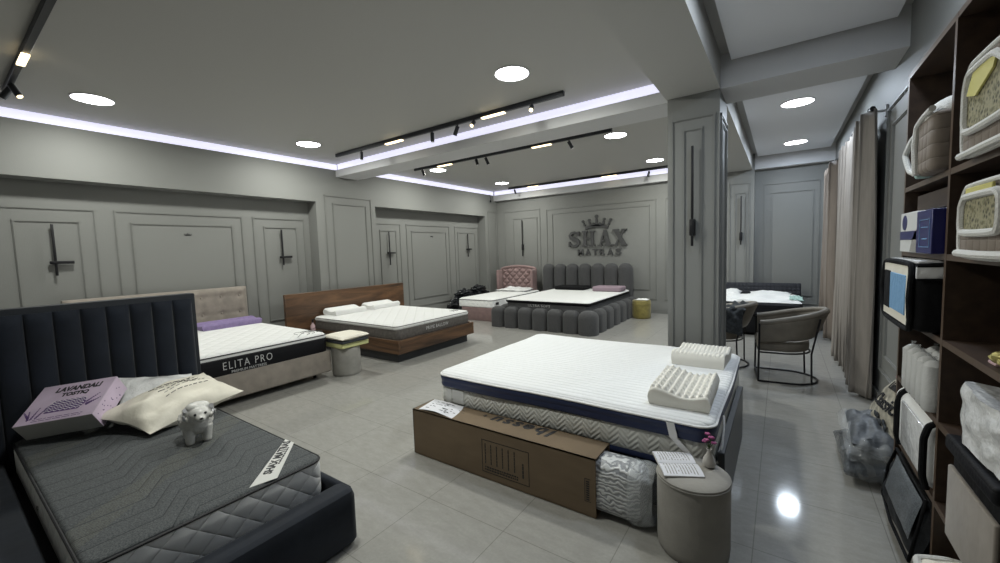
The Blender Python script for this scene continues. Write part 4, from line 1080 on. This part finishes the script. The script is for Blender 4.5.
# ---------------------------------------------------------------- tall shelf
sx0, sx1 = .58, .815
sfl = thing('shelving_unit', 'tall dark oak open shelving unit along the right wall, packed with bedding', 'shelf', (.7, 2.2, 0))
T = .026
ys = (3.29, 2.53, 1.77, 1.01)
for y in ys: obj('upright', B().box(sx0, sx1, y - T, y, 0, 2.51, 0), 'shelf', sfl, smooth=False)
obj('top_board', B().box(sx0, sx1, ys[-1] - T, ys[0], 2.51, 2.536), 'shelf', sfl, smooth=False)
SZ = (.075, .445, .808, 1.175, 1.545, 1.905)
for i, (a, c) in enumerate(((ys[1], ys[0] - T), (ys[2], ys[1] - T), (ys[3], ys[2] - T))):
    for z in SZ: obj('shelf_board', B().box(sx0 + .002, sx1, a, c, z - T, z), 'shelf', sfl, smooth=False)
eb = B()
for y in ys: eb.box(sx0 - .0015, sx0, y - T, y, 0, 2.536)
for z in SZ + (2.536,): eb.box(sx0 - .0009, sx0 + .002, ys[-1], ys[0] - T, z - T, z)
obj('edge_banding', eb, 'edge', sfl, smooth=False)
# back strips at the far bays, wall shows between
obj('back_panel', B().box(sx1 - .006, sx1, ys[2], ys[1] - T, .05, 2.5), 'shelf', sfl, smooth=False)
obj('back_panel', B().box(sx1 - .006, sx1, ys[3], ys[2] - T, .05, 2.5), 'shelf', sfl, smooth=False)

def trimloop(pts, r, m, par, name='plush_trim'): return obj(name, B().tube(pts, r, 8, True), m, par)
def bedding_bag(loc, L, D, Hh, label, cat='bag', front='floral', pointed=0, grp=None):
    """quilted pouch with a fabric window on its front (-x) side; local y = length"""
    t = thing('bedding_bag', label, cat, loc, grp); x, y, z = loc
    def body(u, v, o=0): pass
    h0 = Hh
    prof = [(y, z), (y + L, z), (y + L, z + h0 * .75), (y + L - .05, z + h0), (y + .05 + pointed, z + h0), (y, z + h0 * .8 - pointed * .3)]
    b_ = B(); n_ = len(prof)
    r0 = [V((x + .012, a, c)) for a, c in prof]; r1 = [V((x + D, a, c)) for a, c in prof]
    b_.loft([r0, r1]); bmesh.ops.bevel(b_.bm, geom=list(b_.bm.edges), offset=.016, segments=3, profile=.5, affect='EDGES')
    obj('quilted_body', b_, 'bagq', t)
    m_ = .055
    w = [(y + m_, z + m_ * 1.5), (y + L - m_, z + m_ * 1.5), (y + L - m_, z + h0 * .72), (y + L - .08, z + h0 - m_ * .7), (y + .08 + pointed, z + h0 - m_ * .7), (y + m_, z + h0 * .74 - pointed * .3)]
    obj('fabric_window', B().prism([(a, c) for a, c in w], Matrix(((0, 0, 1, x + .006), (1, 0, 0, 0), (0, 1, 0, 0), (0, 0, 0, 1))), .01), front, t, smooth=False)
    trimloop([V((x + .004, a, c)) for a, c in w], .013, 'bagt', t)
    trimloop([p + V((.004, 0, 0)) for p in r0], .010, 'bagt', t)
    obj('base_trim', B().tube([(x + .01, y, z + .012), (x + .004, y + L * .5, z + .010), (x + .01, y + L, z + .012)], .014, 8), 'bagt', t)
    return t
# near column
t = bedding_bag((.54, 1.80, 1.906), .48, .26, .33, 'large quilted taupe bedding bag with floral window on the top right shelf', pointed=.10)
obj('yellow_flap', B().prism([(2.15, 2.185), (2.20, 2.12), (2.12, 2.10), (1.98, 2.15), (1.96, 2.19)], Matrix(((0, 0, 1, .538), (1, 0, 0, 0), (0, 1, 0, 0), (0, 0, 0, 1))), .006), 'pyellow', t, smooth=False)
obj('carry_handle', B().tube([(.56, 1.95, 2.23), (.55, 1.91, 2.265), (.55, 1.86, 2.27), (.56, 1.81, 2.25)], .016, 8), 'bagt', t)
t = bedding_bag((.53, 1.79, 1.546), .43, .26, .25, 'smaller taupe bedding bag with green floral window, second shelf from the top')
obj('yellow_flap', B().box(.528, .536, 1.90, 2.12, 1.755, 1.785, .002, 1), 'pyellow', t)
# far column top: bag seen from its side with plush edge and mint base
t = thing('bedding_bag', 'quilted brown bag with white plush edges and mint base on the top left shelf', 'bag', (.6, 2.8, 1.906))
b_ = B(); b_.box(.53, .80, 2.56, 2.80, 1.908, 2.17, .03, 4); obj('quilted_body', b_, 'bagq', t)
def arch(x, y0_, y1_, z0_, z1_, n_=16): return [V((x, y0_ + (y1_ - y0_) * k / n_, z0_ + (z1_ - z0_) * math.sin(PI * k / n_) ** .6)) for k in range(n_ + 1)]
obj('plush_trim', B().tube([(.53, 2.80, 1.92), (.525, 2.81, 2.06), (.53, 2.80, 2.155), (.53, 2.68, 2.175), (.53, 2.57, 2.18)], .013, 8), 'bagt', t)
obj('plush_lid', B().ball((.66, 2.68, 2.165), .13, .13, .085, 24), 'bagt', t)
obj('plush_side', B().box(.54, .78, 2.80, 2.85, 1.93, 2.13, .022, 4), 'bagt', t)
obj('mint_base', B().box(.535, .78, 2.80, 2.86, 1.908, 1.95, .012, 3), 'mint', t)
obj('handle_loop', B().tube([(.56, 2.86, 1.925), (.54, 2.97, 1.96), (.53, 3.03, 2.05), (.55, 3.0, 2.13), (.57, 2.88, 2.155)], .013, 8), 'bagt', t)
# boxes
t = thing('carton', 'white carton with blue band and oval on the shelf next to the navy carton', 'box', (.65, 2.9, 1.546))
obj('carton_body', B().box(.545, .80, 2.80, 3.14, 1.546, 1.752, .002, 1), 'label', t)
xx = Matrix(((0, 0, 1, .5435), (1, 0, 0, 0), (0, 1, 0, 0), (0, 0, 0, 1)))
obj('blue_band', B().prism([(2.80, 1.61), (3.14, 1.61), (3.14, 1.655), (2.80, 1.655)], xx, .001).prism([(3.05 + .05 * math.cos(a * PI / 10), 1.70 + .04 * math.sin(a * PI / 10)) for a in range(20)], xx, .001), 'bluebox', t, smooth=False)
obj('grey_picture', B().prism([(2.81, 1.55), (2.93, 1.55), (2.89, 1.61), (2.84, 1.65), (2.81, 1.66)], xx, .0014), 'stoolg', t, smooth=False)
t = thing('carton', 'royal blue carton with faint printed frame on the shelf beside the left column', 'box', (.65, 2.65, 1.546))
obj('carton_body', B().box(.54, .80, 2.545, 2.79, 1.546, 1.745, .002, 1), 'bluebox', t)
b_ = B()
for q in ((2.575, 2.735, 1.70, 1.7025), (2.575, 2.735, 1.575, 1.5775), (2.575, 2.5775, 1.575, 1.70), (2.7325, 2.735, 1.575, 1.70), (2.60, 2.71, 1.665, 1.668), (2.62, 2.69, 1.61, 1.616)): b_.box(.5385, .5398, *q)
obj('printed_frame', b_, 'bluecloth', t, smooth=False)
one('folded_flap', B().box(.60, .80, 2.56, 3.2, 1.756, 1.765, .001, 1).box(.60, .605, 2.56, 3.1, 1.765, 1.84), 'shelf', 'brown cardboard flap lying over the cartons on the shelf', 'cardboard', (.7, 2.9, 1.756), smooth=False)
# black bag with blue window
t = thing('storage_bag', 'black storage bag with silver top and light blue window jutting out of the shelf', 'bag', (.6, 3.0, 1.176))
bx_ = B(); bx_.box(.50, .80, 2.60, 3.24, 1.178, 1.50, .05, 5); obj('black_body', bx_, 'blackfab', t)
obj('silver_top', B().box(.507, .79, 2.594, 2.61, 1.43, 1.488, .006, 2).box(.52, .79, 2.64, 3.2, 1.495, 1.512, .008, 2), 'sheenw', t)
obj('cream_panel', B().box(.494, .503, 2.66, 3.19, 1.20, 1.485, .003, 1), 'cream', t)
obj('blue_window', B().box(.490, .497, 2.70, 3.02, 1.245, 1.44, .003, 1), 'bluecloth', t)
for pts in ([(.502, 2.63, 1.18), (.492, 2.62, 1.34), (.502, 2.63, 1.50), (.502, 3.21, 1.50), (.492, 3.23, 1.34), (.502, 3.21, 1.18)],):
    obj('piping', B().tube(pts, .013, 8, True), 'blackfab', t)
obj('dark_strip', B().box(.489, .4965, 3.03, 3.16, 1.24, 1.445, .003, 1), 'blackfab', t)
obj('piping', B().tube([(.51, 2.60, 1.492), (.65, 2.595, 1.497), (.79, 2.60, 1.492)], .010, 8).tube([(.51, 2.592, 1.428), (.65, 2.588, 1.43), (.79, 2.592, 1.428)], .005, 6), 'blackfab', t)
# rolls
rp = thing('wrapped_roll', 'upright cream-white wrapped roll on the shelf, front row, first from the far left', 'roll', (0, 0, 0), 'white wrapped rolls on the shelf')
obj('roll_body', B().lathe([(.034, 0), (.040, .01), (.041, .08), (.040, .16), (.041, .215), (.024, .232), (.012, .24)], (0, 0, 0), 24), 'wrapw', rp)
obj('twisted_top', B().lathe([(.013, .238), (.006, .246), (.013, .256), (.004, .258)], (0, 0, 0), 12), 'plastic', rp)
rp.location = (.562 + .03, 3.02, .809)
pos = ['second', 'third', 'fourth', 'fifth', 'sixth', 'seventh']
for k in range(4): dup(rp, (.592, 3.02 - .092 * (k + 1), .809), 'upright cream-white wrapped roll on the shelf, front row, %s from the far left' % pos[k])
for k in range(5): dup(rp, (.672, 3.0 - .092 * k, .809), 'upright wrapped roll on the shelf, back row, %s from the far left' % (['first'] + pos)[k])
# clear-front bag
t = thing('storage_bag', 'clear-fronted storage bag with black piping and white sides on the low left shelf', 'bag', (.6, 2.8, .446))
obj('white_body', B().box(.56, .80, 2.56, 3.22, .447, .775, .06, 6), 'cotton', t)
obj('clear_panel', B().box(.552, .562, 2.60, 3.0, .50, .74, .004, 2), 'sheenw', t)
for y in (3.08, 2.57): obj('piping', B().tube([(.79, y, .77), (.60, y, .785), (.565, y, .76), (.55, y, .70), (.55, y, .52), (.565, y, .462)], .014, 8), 'blackfab', t)
# mesh bag at the bottom
t = thing('storage_bag', 'black mesh storage bag slanting out of the bottom left shelf', 'bag', (.6, 2.8, .076))
b_ = B(); b_.pillow((.54, 2.54, .10), (.54, 3.24, .10), (.64, 3.24, .41), (.64, 2.54, .41), .13, 26, .012, 3, .02, .3); obj('mesh_body', b_, 'mesh', t)
obj('grey_panel', B().pillow((.515, 2.58, .19), (.515, 3.10, .19), (.56, 3.10, .39), (.56, 2.58, .39), .03, 16, .006, 5, .03, .3), 'meshg', t)
obj('piping', B().tube([(.515, 2.55, .10), (.51, 2.9, .09), (.52, 3.18, .11), (.545, 3.22, .26), (.57, 3.16, .40), (.57, 2.58, .40)], .008, 8, True), 'blackfab', t)
# near column lower shelves
one('ribbon_bow', B().ball((.62, 2.06, 1.205), .03, .035, .022, 16, lump=.5, sc=4).ball((.62, 2.01, 1.20), .025, .03, .018, 16, lump=.5, sc=4), 'ribbon', 'small shiny gold ribbon bow on the middle shelf', 'bow', (.62, 2.03, 1.176))
one('small_box', B().box(.60, .66, 2.05, 2.11, 1.176, 1.186, .002, 1), 'pinkb', 'tiny pale box under the gold ribbon bow on the shelf', 'box', (.63, 2.08, 1.176))
one('folded_bag', B().pillow((.60, 1.80, 1.20), (.60, 1.99, 1.20), (.78, 1.99, 1.20), (.78, 1.80, 1.20), .05, 16, .01), 'blackfab', 'black folded cloth on the middle shelf beside the gold bow', 'cloth', (.7, 1.9, 1.176))
def packs():
    b_ = B()
    def f(u, v):
        a = 2 * PI * u; ex = .45
        cx = math.copysign(abs(math.cos(a)) ** ex, math.cos(a)); cy = math.copysign(abs(math.sin(a)) ** ex, math.sin(a))
        z = .845 + .20 * v + .03 * (1 - cx) / 2; k = 1 + .13 * noise.noise(V((cx * 3, cy * 3, z * 16)))
        return V((.685 + .135 * cx * k, 1.98 + .225 * cy * k, z + .02 * noise.noise(V((cx * 2, cy * 2, 7)))))
    rings = [[f(i / 60, j / 24) for i in range(60)] for j in range(25)]
    b_.loft(rings); return b_
one('wrapped_pack', packs(), 'sheenw', 'shiny white plastic-wrapped stack of linen jutting out over the beige panel on the shelf', 'pack', (.63, 2.0, .86))
t = thing('storage_bag', 'storage bag with pale beige front and black top on the low right shelf', 'bag', (.6, 2.0, .446))
obj('black_body', B().box(.56, .80, 1.79, 2.24, .448, .80, .02, 3), 'blackfab', t)
obj('beige_front', B().box(.545, .562, 1.80, 2.225, .455, .74, .007, 3), 'beige', t)
obj('black_rim', B().box(.535, .80, 1.79, 2.235, .80, .86, .015, 3), 'blackm', t)
t = thing('bedding_bag', 'cream cushion bag with white piping on the bottom right shelf', 'bag', (.6, 2.2, .076))
obj('cushion_body', B().pillow((.50, 2.02, .20), (.50, 2.38, .20), (.79, 2.38, .20), (.79, 2.02, .20), .22, 26, .01, 2, .02, .3), 'cream', t)
obj('piping', B().tube([(.50, 2.04, .235), (.49, 2.2, .24), (.50, 2.37, .235), (.6, 2.39, .25), (.78, 2.38, .25), (.78, 2.03, .25), (.6, 2.01, .25)], .014, 8, True), 'bagt', t)

# ---------------------------------------------------------------- bags on the floor at the shelf end
t = thing('printed_sack', 'printed cream sack with pink top leaning on the shelf end', 'sack', (.66, 3.7, 0))
ct_ = [(.56, 4.35, .10), (.58, 3.45, .16), (.72, 3.42, .78), (.75, 3.85, .70)]
obj('sack_body', B().pillow(*ct_, .15, 30, .02, 21, .04, .35), 'bagcol', t)
obj('pink_top', B().pillow((.70, 3.88, .62), (.69, 3.43, .66), (.72, 3.42, .79), (.75, 3.82, .72), .13, 16, .01, 2, .02, .3), 'pinkp', t)
cA, cB, cC, cD = map(V, ct_); cn = (cC - cA).cross(cD - cB).normalized(); cn = cn if cn.z > 0 else -cn
def SK(u, v, o=.010): return cA.lerp(cB, u).lerp(cD.lerp(cC, u), v) + cn * (.075 * (max(0, math.sin(PI * u) * math.sin(PI * v))) ** .35 + o)
def maptext(name, body, u0, u1, v0, v1, m, par, **k):
    me = textmesh(body, 1, k.get('bold', 0), .01, 1, k.get('shear', 0)); xs = [q.co.x for q in me.vertices]; ys_ = [q.co.y for q in me.vertices]
    for q in me.vertices:
        q.co = SK(u0 + (u1 - u0) * (q.co.x - min(xs)) / (max(xs) - min(xs)), v0 + (v1 - v0) * (q.co.y - min(ys_)) / (max(ys_) - min(ys_)), .012 if q.co.z > 0 else .008)
    return _link(name, me, m, par, smooth=False)
maptext('lettering', 'Classic', .30, .95, .50, .66, 'ink', t, bold=.02, shear=.3)
maptext('lettering', 'Linen', .42, .85, .74, .84, 'ink', t, bold=.03, shear=.3)
db = B()
for i in range(12):
    u, v = random.uniform(.45, .9), random.uniform(.16, .42)
    db.ball(SK(u, v, .004), .008, .035, .022, 8)
obj('drawing', db, 'throw', t)
t = thing('garment_bag', 'grey folded bedding in a clear plastic bag on the floor at the shelf end', 'bag', (.52, 3.6, 0))
obj('folded_cloth', B().pillow((.42, 3.98, .30), (.40, 3.42, .28), (.68, 3.40, .27), (.70, 4.0, .28), .20, 30, .03, 31, .03, .35), 'greybag', t)
obj('plastic_film', B().pillow((.36, 4.05, .10), (.36, 3.36, .10), (.70, 3.34, .10), (.72, 4.08, .10), .19, 36, .05, 33, .04, .3), 'smoke', t)
obj('plastic_film', B().pillow((.38, 4.1, .24), (.37, 3.38, .22), (.70, 3.34, .22), (.72, 4.10, .22), .20, 36, .05, 34, .04, .3), 'plastic', t)

# ---------------------------------------------------------------- world, camera, view
w = bpy.data.worlds.new('w'); S.world = w; w.use_nodes = True
w.node_tree.nodes['Background'].inputs[0].default_value = (.5, .55, .6, 1); w.node_tree.nodes['Background'].inputs[1].default_value = .02
cam = bpy.data.cameras.new('camera'); co = bpy.data.objects.new('camera', cam); C.objects.link(co); S.camera = co
cam.sensor_width = 36; cam.lens = 403.7 / 1000 * 36; cam.clip_start = .05
yaw, pit, rol = -.60954, -.074586, -.03289
F = V((math.sin(yaw) * math.cos(pit), math.cos(yaw) * math.cos(pit), math.sin(pit))); R = V((math.cos(yaw), -math.sin(yaw), 0)); U = R.cross(F)
R2 = math.cos(rol) * R + math.sin(rol) * U; U2 = -math.sin(rol) * R + math.cos(rol) * U
m = Matrix((R2, U2, -F)).transposed().to_4x4(); m.translation = V((0, 0, 1.62)); co.matrix_world = m
vs_ = S.view_settings; vs_.view_transform = 'Standard'; vs_.look = 'None'; vs_.gamma = 1; vs_.use_curve_mapping = False; vs_.exposure = 0.18
